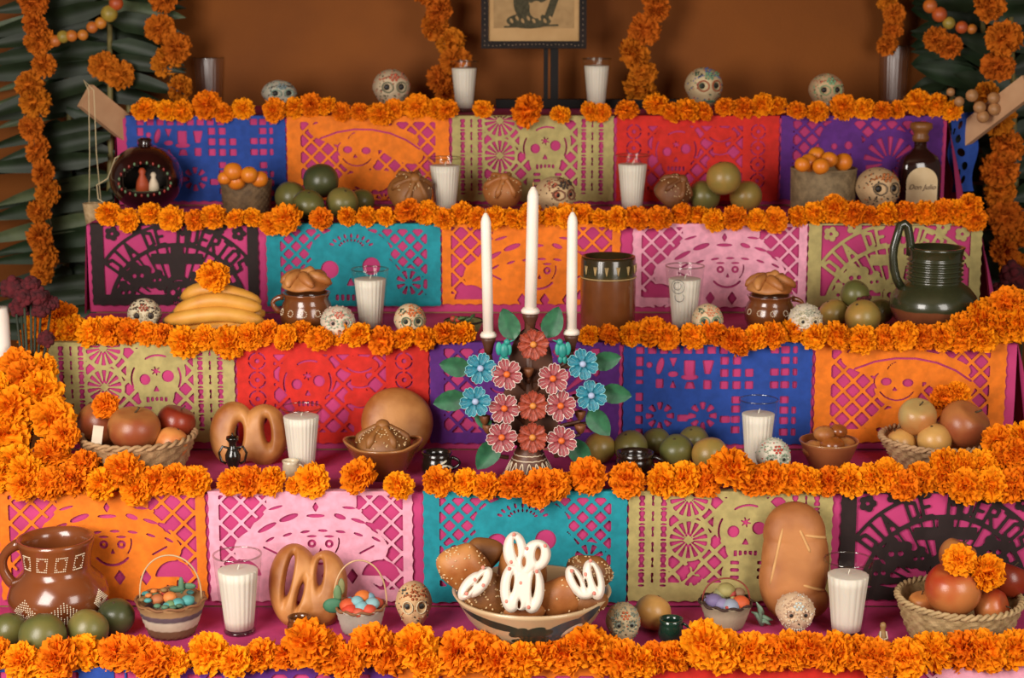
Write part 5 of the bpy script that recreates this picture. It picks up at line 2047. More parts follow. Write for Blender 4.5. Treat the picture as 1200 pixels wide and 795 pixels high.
for px, py, s in ((591, 411, 1), (659, 411, -1)):
    c = rel(px, py, -.030)
    u = 9 * k
    g = join(ball((0, 0, 0), (u * .62, u * .5, u * 1.0), 14, 10), ball((s * u * .35, -.1 * u, u * 1.15), (u * .42, u * .4, u * .42), 12, 8), tube([(s * u * .7, -.1 * u, u * 1.2), (s * u * 1.35, -.1 * u, u * 1.45)], [u * .16, u * .03], 6),
             ball((-s * u * .7, 0, u * .25), (u * .42, u * .16, u * .9), 10, 8), ball((s * u * .62, 0, u * .15), (u * .35, u * .16, u * .8), 10, 8), ball((-s * u * .35, 0, -u * 1.2), (u * .34, u * .2, u * .55), 10, 6), ball((s * u * .25, 0, -u * 1.2), (u * .34, u * .2, u * .5), 10, 6))
    obj('bird', g, BIRD, t, c)
for px, py in ((619, 437), (568, 492), (680, 487), (572, 503), (680, 503)):
    c = rel(px, py, -.022)
    u = 7 * k
    obj('bud', join(lathe([(0, -u), (u * .4, -u * .7), (u * .75, 0), (u * .9, u * .7), (u * .7, u * .75), (u * .4, u * .2), (0, u * .1)], 12, lambda a, i: 1 + .12 * cos(4 * a))), mat('clay_bud', '#8a5230', '#744324', rough=.5), t, c)
    obj('branch', tube([Vector((c.x * .5, .0, c.z - .03)), c + Vector((0, .002, -u))], [.005, .003], 6), CLAY, t)
tall = []
for px, py, pxt, pyt, w in ((572.5, 397, 569, 247, 13), (621.5, 369, 625, 216, 14.5), (669.5, 394, 671, 246, 13)):
    c = rel(px, py, 0)
    r = w / 2 * k
    obj('candle_cup', lathe([(0, -.030), (r * .7, -.030), (r * .9, -.016), (r * 1.25, -.004), (r * 1.3, .003), (r * 1.05, .003), (r * 1.0, -.004), (0, -.005)], 20), CLAY, t, c)
    if px != 621.5:
        obj('branch', tube([Vector((0, .0, zb + (top.z - zb) * .45)), Vector((c.x * .6, .0, c.z - .075)), Vector((c.x * .96, 0, c.z - .05)), c + Vector((0, 0, -.028))], [.008, .0075, .007, .006], 8), CLAY, t)
    tall.append((c, px, py, pxt, pyt, r))
for (c, px, py, pxt, pyt, r), lb in zip(tall, ('slim white taper in the candelabrum cup beside the reed tray', 'tallest white taper in the middle cup of the flower candelabrum', 'slim white taper in the candelabrum cup beside the brown crock')):
    b0 = base + c + Vector((0, 0, -.0035))
    tp = at(pxt, pyt, Yc)
    d = tp - b0
    tt = thing('taper_candle', lb, 'candle', b0)
    h = d.length
    g = lathe([(0, 0), (r * .95, 0), (r * .95, h * .5), (r * .90, h * .91), (r * .72, h * .945), (r * .3, h * .98), (0, h * .985)], 20)
    q = d.to_track_quat('Z', 'Y').to_euler()
    obj('wax', g, WAX, tt, (0, 0, 0), q)
    obj('wax_collar', lathe([(r * .9, .002), (r * 1.45, .002), (r * 1.5, .007), (r * 1.2, .012), (r * .9, .013)], 20), WAX, tt, (0, 0, .005), q)
    obj('wick', tube([(0, 0, h * .98), (.0005, 0, h * 1.0 + .004)], .0011, 5), mat('wick_ochre', '#b07c4a', rough=.9), tt, (0, 0, 0), q)
# ================================================================== second lowest shelf
b, loc, W, H = basket(94, 230, 520, 566, 3, 'coarse tan palm basket of apples beside the ring bread', '#b08a60', '#8f6c46', taper=.74, n=34, rows=6, amp=.028, fr=.62)
fy = loc.y
grp = 'fruit in the coarse tan basket'
fruit_at(116, 497, 52, fy + .035, 'guava', 'brown-red apple under the marigold in the coarse tan basket', 'apple', name='apple', apple=True)
fruit_at(157, 503, 62, fy - .03, 'guava', 'large tan and red apple at the front of the coarse tan basket', 'apple', name='apple', apple=True, sz=.88)
fruit_at(206, 496, 46, fy + .04, 'darkred', 'dark red apple at the back of the coarse tan basket', 'apple', name='apple', apple=True)
fruit_at(201, 520, 40, fy - .025, 'peach', 'small peach-coloured fruit in the coarse tan basket', 'fruit', name='peach')
p = at(124, 476, fy - .015)
marigold(p, 17 * mpp(p.y, p.z), (-.2, -.8, .5), 'small marigold head lying on the apples of the coarse tan basket', None)
q = at(114, 512, fy - .082)
kk = mpp(q.y, q.z)
tag(obj('price_tag', box(-6 * kk, 6 * kk, -.0006, .0006, -13 * kk, 13 * kk), mat('tag_paper', '#d9c6ae', rough=.8), None, q, (R(-8), R(8), 0), smooth=False), 'blank white paper tag tucked in the coarse tan basket', 'tag')

# ring-shaped bread with three holes
loc, W, H = fit(246, 335, 480, 558, 3, fr=.3)
loc.y = min(loc.y + .06, SY[2] - .055)
loc.x = X_at(290.5, loc.y, SZ[3] + .06)
s = W / 89 * (loc.y / 3.45)


def ringo(X, Z):
    x, z = X / s, Z / s
    return np.maximum(np.maximum(oval(x, z, -18, 36, 28, 38), oval(x, z, 18, 35, 28, 36)), -d_box(x, z, -20, 20, 4, 56)) * s


def ringb(X, Z):
    x, z = X / s, Z / s
    f = ringo(X, Z) / s
    f = np.minimum(f, d_ell(x, z, -12, 32, 6, 18, -.1))
    f = np.minimum(f, d_ell(x, z, 22, 40, 4, 14, .12))
    return f


t = thing('ring_bread', 'golden figure-eight bread with open slots behind the tiny amphora', 'bread', loc, (R(-14), 0, 0))
obj('crust', puff(lambda X, Z: ringb(X, Z) * s, -48 * s, 48 * s, -2 * s, 76 * s, 90, 13 * s, 16 * s, ringo, 5 * s), CRUST_L, t)
# tiny amphora
BLKG = mat('black_glaze', '#17130f', '#221a12', rough=.18, scale=14, coat=.6)
loc, W, H = fit(256, 290, 512, 562, 3, fr=.5)
r = W / 2
t = thing('tiny_amphora', 'tiny black glazed amphora with two handles before the ring bread', 'vase', loc)
obj('body', lathe([(0, 0), (r * .42, 0), (r * .45, H * .05), (r * .25, H * .14), (r * .30, H * .22), (r * .52, H * .42), (r * .55, H * .55), (r * .36, H * .70), (r * .24, H * .76), (r * .26, H * .86), (r * .44, H * .94), (r * .42, H), (r * .3, H * .96), (0, H * .9)], 24), BLKG, t)
for sd in (-1, 1):
    obj('handle', tube([(sd * r * .30, 0, H * .72), (sd * r * .70, 0, H * .76), (sd * r * .95, 0, H * .60), (sd * r * .80, 0, H * .40), (sd * r * .48, 0, H * .34)], r * .09, 7), BLKG, t)
obj('stopper_spike', tube([(0, 0, H * .94), (0, 0, H * 1.1)], [r * .12, r * .04], 6), BLKG, t)
candle_glass(329, 378, 472, 556, 3, 'white candle in ribbed glass before the red banner with a tiny cup', full=.86, ribs=26)
mug(330, 356, 537, 563, 3, 'tiny white cup with ochre decoration at the foot of a candle glass', mat('white_glaze', '#d8c8aa', '#c9ae84', rough=.3, scale=40, coat=.3), 1.0, 1, name='tiny_cup')
# big round bread leaning on the riser
loc, W, H = fit(424, 508, 462, 548, 3, fr=.3)
loc.y = SY[2] - .075
loc.x = X_at(466, loc.y, SZ[3] + .07)
rw = 42.5 * mpp(loc.y, SZ[3] + .07)
t = thing('round_bread', 'large round flat brown bread leaning behind a sesame bread bowl', 'bread', loc, (R(-16), 0, R(8)))
obj('disc', xf(lathe([(0, -.014), (rw * .88, -.014), (rw * .97, -.007), (rw, .002), (rw * .97, .011), (rw * .88, .019), (rw * .75, .025), (rw * .6, .029), (rw * .4, .032), (0, .034)], 48, lambda a, i: 1 + .012 * sin(3 * a + 1)), (0, 0, rw), (R(90), 0, 0)), CRUST_L, t)


def clay_bowl(x0, x1, yt, yb, label, m=TERRA, pinch=.0):
    loc, W, H = fit(x0, x1, yt, yb, 3, fr=.62, rim=-.6)
    r = W / 2
    t = thing('clay_bowl', label, 'bowl', loc)
    prof = [(0, 0), (r * .55, 0), (r * .60, H * .06), (r * .80, H * .5), (r * .95, H * .92), (r * 1.0, H)]
    fn = lambda a, i: 1 + pinch * (max(0, abs(cos(a)) - .6) / .4) ** 2 * (i >= 4)
    g = lathe(prof + [(r * .93, H), (r * .74, H * .5), (0, H * .2)], 48, (lambda a, i: 1 + pinch * (max(0, abs(cos(a)) - .55) / .45) ** 2 if 4 <= i <= 6 else 1))
    if pinch:
        g = mapv(g, lambda v: Vector((v.x, v.y, v.z + (.35 * H * max(0, abs(v.x) / r - .72) if v.z > H * .6 else 0))))
    obj('body', g, m, t)
    obj('rim_glaze', [(x, y, z) for x, y, z in []] and None or tube([(r * .965 * cos(a * pi / 24) * (1 + (pinch * (max(0, abs(cos(a * pi / 24)) - .55) / .45) ** 2)), r * .965 * sin(a * pi / 24), H + (.35 * H * max(0, abs(cos(a * pi / 24)) * (1 + pinch) - .72) if pinch else 0)) for a in range(48)], r * .035, 7, closed=True), mat('rim_glaze', '#a8713f', rough=.25, coat=.4), t)
    return loc, r, H


loc, r, H = clay_bowl(407, 491, 527, 566, 'wide brown bowl with pinched lips holding sesame bread', GLAZE, .12)
pan_de_muerto(loc + Vector((0, 0, H * .42)), r * .80, r * .78, 'sesame covered pan de muerto in the bowl with pinched lips', CRUST_D, 160)
LEAFW = mat('mug_white_paint', '#dcd6bc', rough=.4)
mug(493, 540, 525, 563, 3, 'black glazed mug with white brush leaves beside the sesame bread', BLKG, 1.05, 1, stripes=(LEAFW, [(-.1 + .28 * i, .35 + .1 * (i % 3), .30, .07, .5 - .25 * i) for i in range(5)] + [(-.5, .25, .3, .06, -.3), (.5, .7, .25, .06, .4)]))

# oranges behind the black mug
for px, py, d, kd, lb in ((703, 525, 37, 'yellow', 'yellow-green orange beside the candelabrum leaves'), (739, 524, 40, 'olive', 'green orange right behind the plain black mug'),
                          (769, 518, 34, 'olive', 'small green orange standing behind between two others'), (793, 529, 41, 'green', 'green orange beside the handle of the black mug'),
                          (813, 517, 36, 'olive', 'olive orange at the back before the blue banner'), (832, 533, 43, 'yellow', 'yellowish orange nearest the candle glass by the blue banner')):
    fruit_on(px, py, d, 3, kd, lb)
mug(720, 778, 524, 563, 3, 'plain dark brown mug before the row of green oranges', mat('black_brown_glaze', '#2a1a10', '#1c110b', rough=.2, coat=.5, scale=10), 1.05, 1)
candle_glass(865, 911, 463, 556, 3, 'white candle in ribbed glass before the blue banner', full=.80)
skull(886, 926, 514, 568, 3, 'white sugar skull with red roses and green eyes beside the blue banner candle', '#d8d0bc', ['#88a284', '#a8b09a', '#b8402c', '#9aa88c'], .15, 1)
loc, r, H = clay_bowl(936, 1006, 522, 556, 'small brown clay bowl of shiny breads before the orange banner', TERRA)
for i, (dx, dy, dz, q) in enumerate(((-.45, -.1, .2, .45), (.05, -.35, .42, .42), (.5, 0, .3, .42), (0, .25, .62, .45), (-.2, -.1, .75, .35), (.3, .1, .8, .32))):
    o = obj('bun', ball((0, 0, 0), (q * r, q * r, q * r * .75), 18, 12, lambda d: Vector((d.x, d.y, d.z - .10 * max(0, 1 - (d.x * d.x) / .02) * (d.z > 0)))), mat('shiny_crust', '#a35f28', '#7c3e14', rough=.25, scale=14, coat=.3) if i % 2 else CRUST_L, None, loc + Vector((dx * r, dy * r, H * .5 + dz * r)))
    tag(o, 'shiny %s bun piled in the small clay bowl' % ('dark golden' if i % 2 else 'pale golden'), 'bread', '%s buns in the small clay bowl' % ('dark' if i % 2 else 'pale'))
# right basket
RB = '#b9936a'
b, loc, W, H = basket(1031, 1162, 523, 557, 3, 'shallow knotted straw basket of fruit before the orange banner', RB, '#96744e', taper=.68, n=44, rows=6, amp=.05, fr=.6)
fy = loc.y
fruit_at(1075, 489, 45, fy, 'applegreen', 'green-yellow apple with stem up in the knotted straw basket', 'apple', name='apple', apple=True, tilt=(R(25), 0, 0))
fruit_at(1130, 498, 60, fy - .01, 'mixed', 'large red-brown apple in the knotted straw basket', 'apple', name='apple', apple=True, tilt=(R(20), R(30), 0), sz=.9)
fruit_at(1095, 516, 40, fy - .03, 'pale', 'pale yellow guava at the front of the knotted straw basket', name='guava')
fruit_at(1056, 520, 36, fy + .0, 'pale', 'pale tan guava low in the knotted straw basket', name='guava')
for i, (px, py) in enumerate(((1106, 466), (1122, 462))):
    p = at(px, py, fy + .05)
    marigold(p, 16 * mpp(p.y, p.z), None, 'marigold head peeking out behind the apples of the knotted straw basket', 'marigolds behind the knotted basket apples')

# ================================================================== lowest shelf
# brown pitcher
loc, W, H = fit(8, 128, 620, 738, 4, fr=.72, rim=.55)
r = W / 2 * .98
t = thing('brown_pitcher', 'large brown glazed pitcher with white dotted diamonds and a side handle', 'pitcher', loc, (0, 0, 0))
prof = [(0, 0), (r * .62, 0), (r * .72, H * .04), (r * .95, H * .22), (r * 1.0, H * .36), (r * .92, H * .50), (r * .74, H * .60), (r * .66, H * .65), (r * .66, H * .72), (r * .70, H * .86), (r * .74, H * .95), (r * .76, H)]
obj('body', lathe(prof + [(r * .70, H * 1.0), (r * .65, H * .9), (r * .60, H * .7), (r * .7, H * .5), (0, H * .3)], 56), GLAZE, t)
obj('handle', pot_handle((-r * .70, 0, H * .93), (-r * .86, 0, H * .46), (-r * .30, 0, .006), r * .105), GLAZE, t)
for c_, (wd, hh) in (((-2.05, .30), (.30, .16)), ((-1.22, .29), (.36, .15)), ((-.35, .36), (.22, .12))):
    pts = []
    for i in range(-6, 7):
        for j in range(-6, 7):
            u, v = i / 6, j / 6
            if abs(u) + abs(v) <= 1.01 and abs(u) + abs(v) > .2:
                pts.append((c_[0] + u * wd, H * (c_[1] + v * hh * .9)))
    obj('dotted_diamond', dots_on(prof, pts, .0015), SLIP, t)
for c_ in (-2.3, -1.75, -1.2, -.65):
    pts = []
    for i in range(-3, 4):
        for j in range(-3, 4):
            if max(abs(i), abs(j)) == 3 or (abs(i) == abs(j) and abs(i) == 2):
                pts.append((c_ + i * .050 + j * .012, H * (.80 + j * .026)))
    obj('dotted_square', dots_on(prof, pts, .0014), SLIP, t)
for px, py, d, kd, lb in ((11, 739, 42, 'green', 'green orange half cut off at the foot of the brown pitcher'), (50, 746, 56, 'green', 'big green orange in front of the brown pitcher'),
                          (103, 738, 49, 'olive', 'yellow-olive orange before the brown pitcher belly'), (136, 723, 44, 'darkgreen', 'dark green orange beside the miniature handled basket')):
    fruit_on(px, py, d, 4, kd, lb)


def mini_basket(x0, x1, yt, yb, yh, label, bands, contents, taper=.62, handle_c='#c9a87c', wid=.9, rimc='#8a5a34', tilt=0):
    loc, W, H = fit(x0, x1, yt, yb, 4, fr=taper, rim=-.7)
    r = W / 2
    t = thing('miniature_basket', label, 'basket', loc, (tilt, 0, 0))
    m = zone_mat('dyed_reed_%d' % x0, [(H * a, c) for a, c in bands], rough=.8, wobble=.001)
    n = 40
    prof = [(0, .001), (r * taper * .9, .001)] + [(r * taper + r * (1 - taper) * (i / 10) ** .9, .002 + (H - .002) * i / 10) for i in range(11)]
    obj('woven_body', lathe(prof + [(r * .9, H), (r * taper * .9, .006), (0, .006)], n * 3, lambda a, i: 1 + .03 * cos(n * a / 2 + pi * i) if 2 <= i <= 12 else 1), m, t)
    rs = [((r * 1.0 + .002 * cos(a * 5.5)) * cos(a * pi / 40), (r * 1.0 + .002 * cos(a * 5.5)) * sin(a * pi / 40), H + .002 * sin(a * 5.5)) for a in range(80)]
    obj('rim', tube(rs, .0026, 6, closed=True), mat('mini_rim_' + rimc.strip('#'), rimc, rough=.7), t)
    hz = Z_at(yh, loc.y) - SZ[4]
    hm = mat('mini_handle_' + handle_c.strip('#'), handle_c, rough=.6)
    obj('handle', tube([(r * wid * cos(pi * i / 24), 0, H + (hz - H) * sin(pi * i / 24) ** .8) for i in range(25)], .0017, 6), hm, t)
    for i, (nm, u, v, w, sz_, c, el) in enumerate(contents):
        obj(nm, ball((u * r, v * r, H + w * r), (sz_ * r * el[0], sz_ * r * el[1], sz_ * r * el[2]), 10, 7), mat('toy_' + c.strip('#'), c, rough=.65, scale=40), t)
    pal = [c for _, _, _, _, _, c, _ in contents]
    rr_ = random.Random(x0)
    for i in range(22):
        a, q = rr_.uniform(0, 6.28), sqrt(rr_.random()) * .85
        c = rr_.choice(pal)
        obj('toy_petal', ball((q * cos(a) * r, q * sin(a) * r, H + rr_.uniform(.02, .30) * r * (1.1 - q)), (.12 * r, .10 * r, .07 * r), 7, 5), mat('toy_' + c.strip('#'), c, rough=.65, scale=40), t)
    return t, loc, r, H


E = (1, 1, .8)
t, loc, r, H = mini_basket(161, 241, 712, 752, 651, 'miniature striped basket with pale loop handle and teal flowers', [(0, '#7a5638'), (.28, '#7a5638'), (.32, '#c9b59a'), (.55, '#cdbca4'), (.6, '#5d4a50'), (.72, '#6a545c'), (.76, '#b08a5c'), (1, '#94683c')],
            [('toy_flower', .3, -.5, .04, .2, '#4f9c98', E), ('toy_flower', .55, -.3, .06, .2, '#4f9c98', E), ('toy_flower', .1, -.6, .03, .18, '#6a8a5c', E), ('toy_fruit', 0, -.1, .08, .22, '#d9803c', E), ('toy_fruit', -.35, -.2, .06, .2, '#b86a3c', E),
             ('toy_fruit', -.2, .2, .1, .12, '#b83a2c', E), ('toy_leaf', .32, 0, .42, .22, '#557a5c', (.4, .3, 1.2)), ('toy_leaf', .5, .1, .36, .2, '#557a5c', (1.2, .3, .5)), ('toy_leaf', .2, 0, .3, .2, '#48684c', (1.2, .4, .5)), ('toy_leaf', -.6, 0, .04, .2, '#8a6a3c', (1.4, .6, .3))], taper=.66)
candle_glass(251, 308, 641, 748, 4, 'white candle in ribbed glass before the left pink banner', full=.80)
# bread with slashes
loc, W, H = fit(313, 407, 636, 736, 4, fr=.3)
loc.y = SY[3] - .10
loc.x = X_at(360, loc.y, SZ[4] + .07)
s = 94 * mpp(loc.y, SZ[4] + .07) / 94
zz = (Z_at(636, loc.y + .02) - SZ[4]) / (98 * s)


def slasho(X, Z):
    x, z = X / s, Z / s / zz
    return np.maximum(np.maximum(oval(x, z, -16, 46, 31, 50, .05), oval(x, z, 18, 42, 28, 46, -.08)), -d_box(x, z, -20, 20, 8, 70)) * s


def slashb(X, Z):
    x, z = X / s, Z / s / zz
    f = slasho(X, Z) / s
    f = np.minimum(f, d_ell(x, z, -22, 58, 4.0, 24, -.18))
    f = np.minimum(f, d_ell(x, z, 14, 62, 4, 15, -.05))
    f = np.minimum(f, d_ell(x, z, -9, 36, 2.6, 13, -.25))
    return f


t = thing('slashed_bread', 'golden brown bread with three open slashes before the left pink banner', 'bread', loc, (R(-17), 0, 0))
obj('crust', puff(lambda X, Z: slashb(X, Z) * s, -50 * s, 50 * s, -6 * s, 100 * s * zz, 100, 17 * s, 20 * s, slasho, 4 * s), CRUST_L, t)
mug(336, 372, 718, 750, 4, 'tiny dark amber glazed mug before the slashed bread', mat('amber_glaze', '#6b3a14', '#4c260c', rough=.15, coat=.6), 1.1, 1, name='tiny_mug')
# white miniature basket of toy fruit
W_ = (1, 1, 1)
t, loc, r, H = mini_basket(393, 452, 717, 748, 657, 'miniature pale basket heaped with red toy flowers and green leaf', [(0, '#b9ac9c'), (.5, '#cbbfae'), (1, '#b5a896')],
            [('toy_flower', -.45, -.3, .1, .36, '#d4562c', E), ('toy_flower', -.35, -.55, -.02, .34, '#cc3f24', E), ('toy_flower', .1, .1, .32, .34, '#d9742c', E), ('toy_flower', .1, -.5, .10, .3, '#7fb0b4', E), ('toy_flower', -.1, -.3, .28, .26, '#7fb0b4', E),
             ('toy_flower', .5, -.3, .18, .3, '#8ab4b8', E), ('toy_flower', .4, -.6, .02, .3, '#c9482c', E), ('toy_flower', .65, 0, .1, .28, '#d0583c', E), ('toy_flower', .0, -.75, -.04, .26, '#c85a3c', E), ('toy_flower', .35, .1, .3, .24, '#7fa8b8', E),
             ('toy_leaf', -1.05, -.2, .06, .42, '#3f7a58', (1, .35, .75)), ('toy_leaf', -.9, 0, .45, .34, '#6a8a5c', (.5, .3, 1.2)), ('toy_leaf', -.75, .1, .75, .3, '#8a8a58', (.5, .3, 1.2))], taper=.72, handle_c='#d2aa7c', wid=1.05)
skull(464, 506, 682, 744, 4, 'tan sugar skull with big grey eyes and brown nose beside the painted bowl', '#cfa878', ['#d9c9a2', '#4a4a44', '#a8562c', '#b8602c'], .1, 2)

# painted serving bowl
loc, W, H = fit(530, 716, 717, 776, 4, fr=.5, rim=-.8)
r = W / 2
loc.y = min(loc.y, SY[3] - r - .012)
t = thing('painted_bowl', 'cream pottery bowl painted with dark green leaves and heaped with breads', 'bowl', loc)
prof = [(0, 0), (r * .40, 0), (r * .44, H * .05), (r * .62, H * .28), (r * .82, H * .60), (r * .96, H * .92), (r * 1.0, H)]
CREAM = mat('cream_glaze', '#cbb08a', '#bd9f76', rough=.3, scale=8, coat=.3)
obj('body', lathe(prof + [(r * .95, H), (r * .78, H * .6), (r * .5, H * .25), (0, H * .2)], 64), CREAM, t)
LG = mat('bowl_leaf_green', '#2c3a30', '#20302a', rough=.3, scale=30)
LB = mat('bowl_leaf_slate', '#3f5258', '#33464c', rough=.3, scale=30)
WHT = mat('bowl_white_paint', '#d9cfb4', rough=.35)
dl = [(-2.30, .80, .055, .008, -.12), (-2.10, .76, .05, .009, -.12), (-1.78, .66, .02, .009, .5), (-1.66, .58, .022, .010, -.5), (-1.55, .68, .022, .010, .4), (-1.48, .54, .02, .010, -.3), (-1.62, .50, .035, .007, .15), (-1.4, .66, .016, .008, .2)]
obj('painted_leaf', join(*[decal(prof, a, H * z, ra, rz, ro) for a, z, ra, rz, ro in dl]), LG, t)
obj('painted_petal', join(decal(prof, -1.12, H * .66, .042, .020, .35), decal(prof, -.78, H * .80, .036, .017, .45)), LB, t)
obj('painted_dot', decal(prof, -.95, H * .62, .022, .012, .4, .0012), WHT, t)
sc_ = []
for i in range(4):
    a = -2.2 + i * .16
    z = H * (.52 - .02 * i)
    sc_.append(tube([((prof_r(prof, z + q * .003) + .0008) * cos(a + .06 * cos(q)), (prof_r(prof, z + q * .003) + .0008) * sin(a + .06 * cos(q)), z + .006 * sin(q)) for q in np.linspace(0, 5, 12)], .0012, 5))
# breads in the bowl
by = loc.y
zb = SZ[4] + H


def lump(px, py, w, h, Y, label, m, ang=0.0, seeds=0, sd=1):
    p = at(px, py, Y)
    k_ = mpp(Y, p.z)
    t_ = thing('sweet_bread', label, 'bread', p, (0, R(ang), 0))
    r_ = random.Random(sd)
    fn = lambda d: Vector((d.x * (1 + .06 * sin(4 * d.z + sd)), d.y, d.z * (1 + .07 * sin(5 * d.x + sd))))
    obj('crust', ball((0, 0, 0), (w / 2 * k_, w / 2 * k_ * .62, h / 2 * k_), 28, 18, fn), m, t_)
    if seeds:
        g = []
        for i in range(seeds):
            d = Vector((r_.uniform(-1, 1), r_.uniform(-1, -.05), r_.uniform(-.8, 1))).normalized()
            q_ = fn(d)
            g.append(xf(ball((0, 0, 0), (.0026, .0012, .0016), 5, 4), (q_.x * w / 2 * k_, q_.y * w / 2 * k_ * .63, q_.z * h / 2 * k_), (0, r_.uniform(0, 3), 0)))
        tag(obj('seeds', join(*g), SESAME, t_), None, kind='stuff')
    return t_


lump(543, 665, 62, 56, by - .01, 'sugar-dusted golden bread at the left rim of the painted bowl', CRUST_L, 10, 60, 1)
lump(565, 650, 52, 40, by + .05, 'dark twisted bread at the back of the painted bowl', CRUST_D, -20, 0, 2)
lump(573, 700, 62, 56, by - .055, 'sesame bread low in the front of the painted bowl', CRUST_D, 30, 120, 3)
lump(612, 668, 60, 64, by + .03, 'golden bread behind the tall iced bread', CRUST, 0, 0, 4)
lump(656, 700, 58, 48, by - .05, 'shiny knotted bread beside the tall iced bread', CRUST, -20, 20, 5)
lump(690, 672, 56, 44, by + .01, 'seeded brown bread at the right rim of the painted bowl', CRUST_D, 15, 120, 6)
lump(612, 716, 54, 34, by - .06, 'plain bread lying low under the tall iced bread', CRUST, 0, 0, 7)
lump(690, 704, 44, 36, by - .05, 'small brown bread under the looped iced bread', CRUST_D, 0, 30, 8)
ICE = mat('white_icing', '#e4dacc', '#dccfbe', rough=.5, scale=12, sss=.05)
SPR = mat('pink_sprinkle', '#d98a78', '#c97060', rough=.6)


def iced(px, py, w, h, Y, label, out, slots, holes_dots, rot, lean=-20):
    def fn(x, z):
        f = out(x, z)
        for (cx, cz, rx, rz, a) in slots:
            f = np.minimum(f, d_ell(x, z, cx, cz, rx, rz, a))
        return f
    p = at(px, py + h / 2, Y)
    k_ = mpp(Y, p.z)
    t_ = thing('iced_bread', label, 'bread', p, (R(lean), R(rot), 0))
    obj('icing', puff(lambda X, Z: fn(X / k_, Z / k_) * k_, -w / 2 * k_ * 1.1, w / 2 * k_ * 1.1, -2 * k_, (h + 3) * k_, 80, 7.5 * k_, 6 * k_, outer=(lambda X, Z: out(X / k_, Z / k_) * k_), edge2=2.5 * k_), ICE, t_)
    for a, c in holes_dots:
        obj('sprinkle', ball((a * k_, -7.2 * k_, c * k_), (2.2 * k_, .9 * k_, 2.4 * k_), 7, 5), SPR, t_)


def tallf(x, z):
    f = np.maximum(oval(x, z, -12, 29, 14, 29), oval(x, z, 12, 28, 14, 28))
    f = np.maximum(f, oval(x, z, 0, 30, 14, 27))
    f = np.maximum(f, oval(x, z, -10, 73, 14, 22, .05))
    f = np.maximum(f, oval(x, z, 15, 68, 17, 19, -.4))
    return np.maximum(f, oval(x, z, 1, 58, 14, 16))


def pairf(x, z):
    f = np.maximum(oval(x, z, -11, 22, 10, 20, .45), oval(x, z, 10, 24, 12, 24, .25))
    return np.maximum(f, oval(x, z, 0, 12, 13, 11))


def smallf(x, z):
    return np.maximum(oval(x, z, -5, 18, 10, 20, -.45), oval(x, z, 5, 25, 10, 21, -.4))


iced(611, 672, 60, 94, by - .10, 'tall white iced bread with slots standing in the painted bowl', tallf,
     [(-12, 34, 2.0, 10, -.1), (13, 33, 2.2, 14, -.05), (-3, 10, 1.8, 5, 0), (-9, 76, 2.0, 10, .2), (17, 70, 3.4, 8, -.1), (1, 60, 2.2, 5.5, 0)],
     [(-16, 52), (16, 50), (-2, 36), (-18, 14), (8, 8), (4, 76), (25, 80), (-12, 92), (-14, 60)], 2, -14)
iced(686, 680, 52, 48, by - .075, 'white iced bread with two loops at the right rim of the bowl', pairf, [(-10, 24, 1.8, 9, .45), (11, 28, 2.2, 12, .25), (1, 20, 1.4, 5, .2)], [(-16, 34), (0, 30), (10, 8), (6, 46)], 0, -22)
iced(552, 684, 42, 44, by - .108, 'small slanted white iced bread at the left rim of the bowl', smallf, [(-5, 14, 1.1, 5, -.5), (4, 28, 1.1, 5, -.45)], [(-2, 26), (9, 22), (4, 42), (-8, 8)], 14, -22)

skull(710, 750, 707, 762, 4, 'sugar skull in grey-green and orange icing beside the painted bowl', '#c3ad86', ['#6f7c6a', '#8a8f7c', '#c8693c', '#8f9a84'], .1, 1)
fruit_on(765, 718, 43, 4, 'pale', 'smooth pale yellow orange behind the little green mug', 'orange')
mug(771, 808, 720, 757, 4, 'little dark green glazed mug beside the pale yellow orange', mat('bottle_green_glaze', '#1b3a2c', '#12281e', rough=.15, coat=.6), 1.1, 1, name='little_mug')
t, loc, r, H = mini_basket(820, 881, 712, 742, 678, 'miniature dark rimmed basket with lilac toy flowers and red wire handle', [(0, '#9a8a70'), (.6, '#b5a488'), (1, '#8a7a60')],
            [('toy_flower', -.5, -.3, .12, .34, '#7a6a94', E), ('toy_flower', -.2, -.5, .04, .3, '#8a80a4', E), ('toy_flower', .1, -.6, .0, .36, '#8f98a8', E), ('toy_flower', .5, -.4, .06, .36, '#cf5a2c', E), ('toy_flower', .0, .1, .4, .36, '#a09458', E),
             ('toy_flower', .2, 0, .3, .2, '#a83c34', E), ('toy_leaf', .5, .1, .3, .24, '#8a6a4c', E), ('toy_leaf', -.2, .1, .25, .3, '#8c8a5c', E)], taper=.66, handle_c='#8e3c2c', rimc='#3a2218')
q = on_plane(893, 735, SZ[4])
kk = mpp(q.y, q.z)
rb_ = [tube([(0, 0, .004 + .012 * i % .03), (dx * kk * .6, -.004, dz * kk * .7 + .008), (dx * kk, -.006, dz * kk + .003)], [.0045, .004, .001], 6) for i, (dx, dz) in enumerate(((-14, 18), (10, 2), (-4, 26), (4, 4), (12, 8), (-8, 30)))]
tag(obj('ribbon_bow', join(*rb_), mat('green_ribbon', '#7f9c82', '#66876e', rough=.6), None, q), 'pale green curled ribbon lying beside the big plain loaf', 'ribbon')

# big plain loaf standing against the riser
loc, W, H = fit(893, 976, 588, 738, 4, fr=.3)
loc.y = SY[3] - .075
loc.x = X_at(934, loc.y, SZ[4] + .1)
s = mpp(loc.y, SZ[4] + .1)
hh = (Z_at(588, loc.y + .03) - SZ[4]) / s


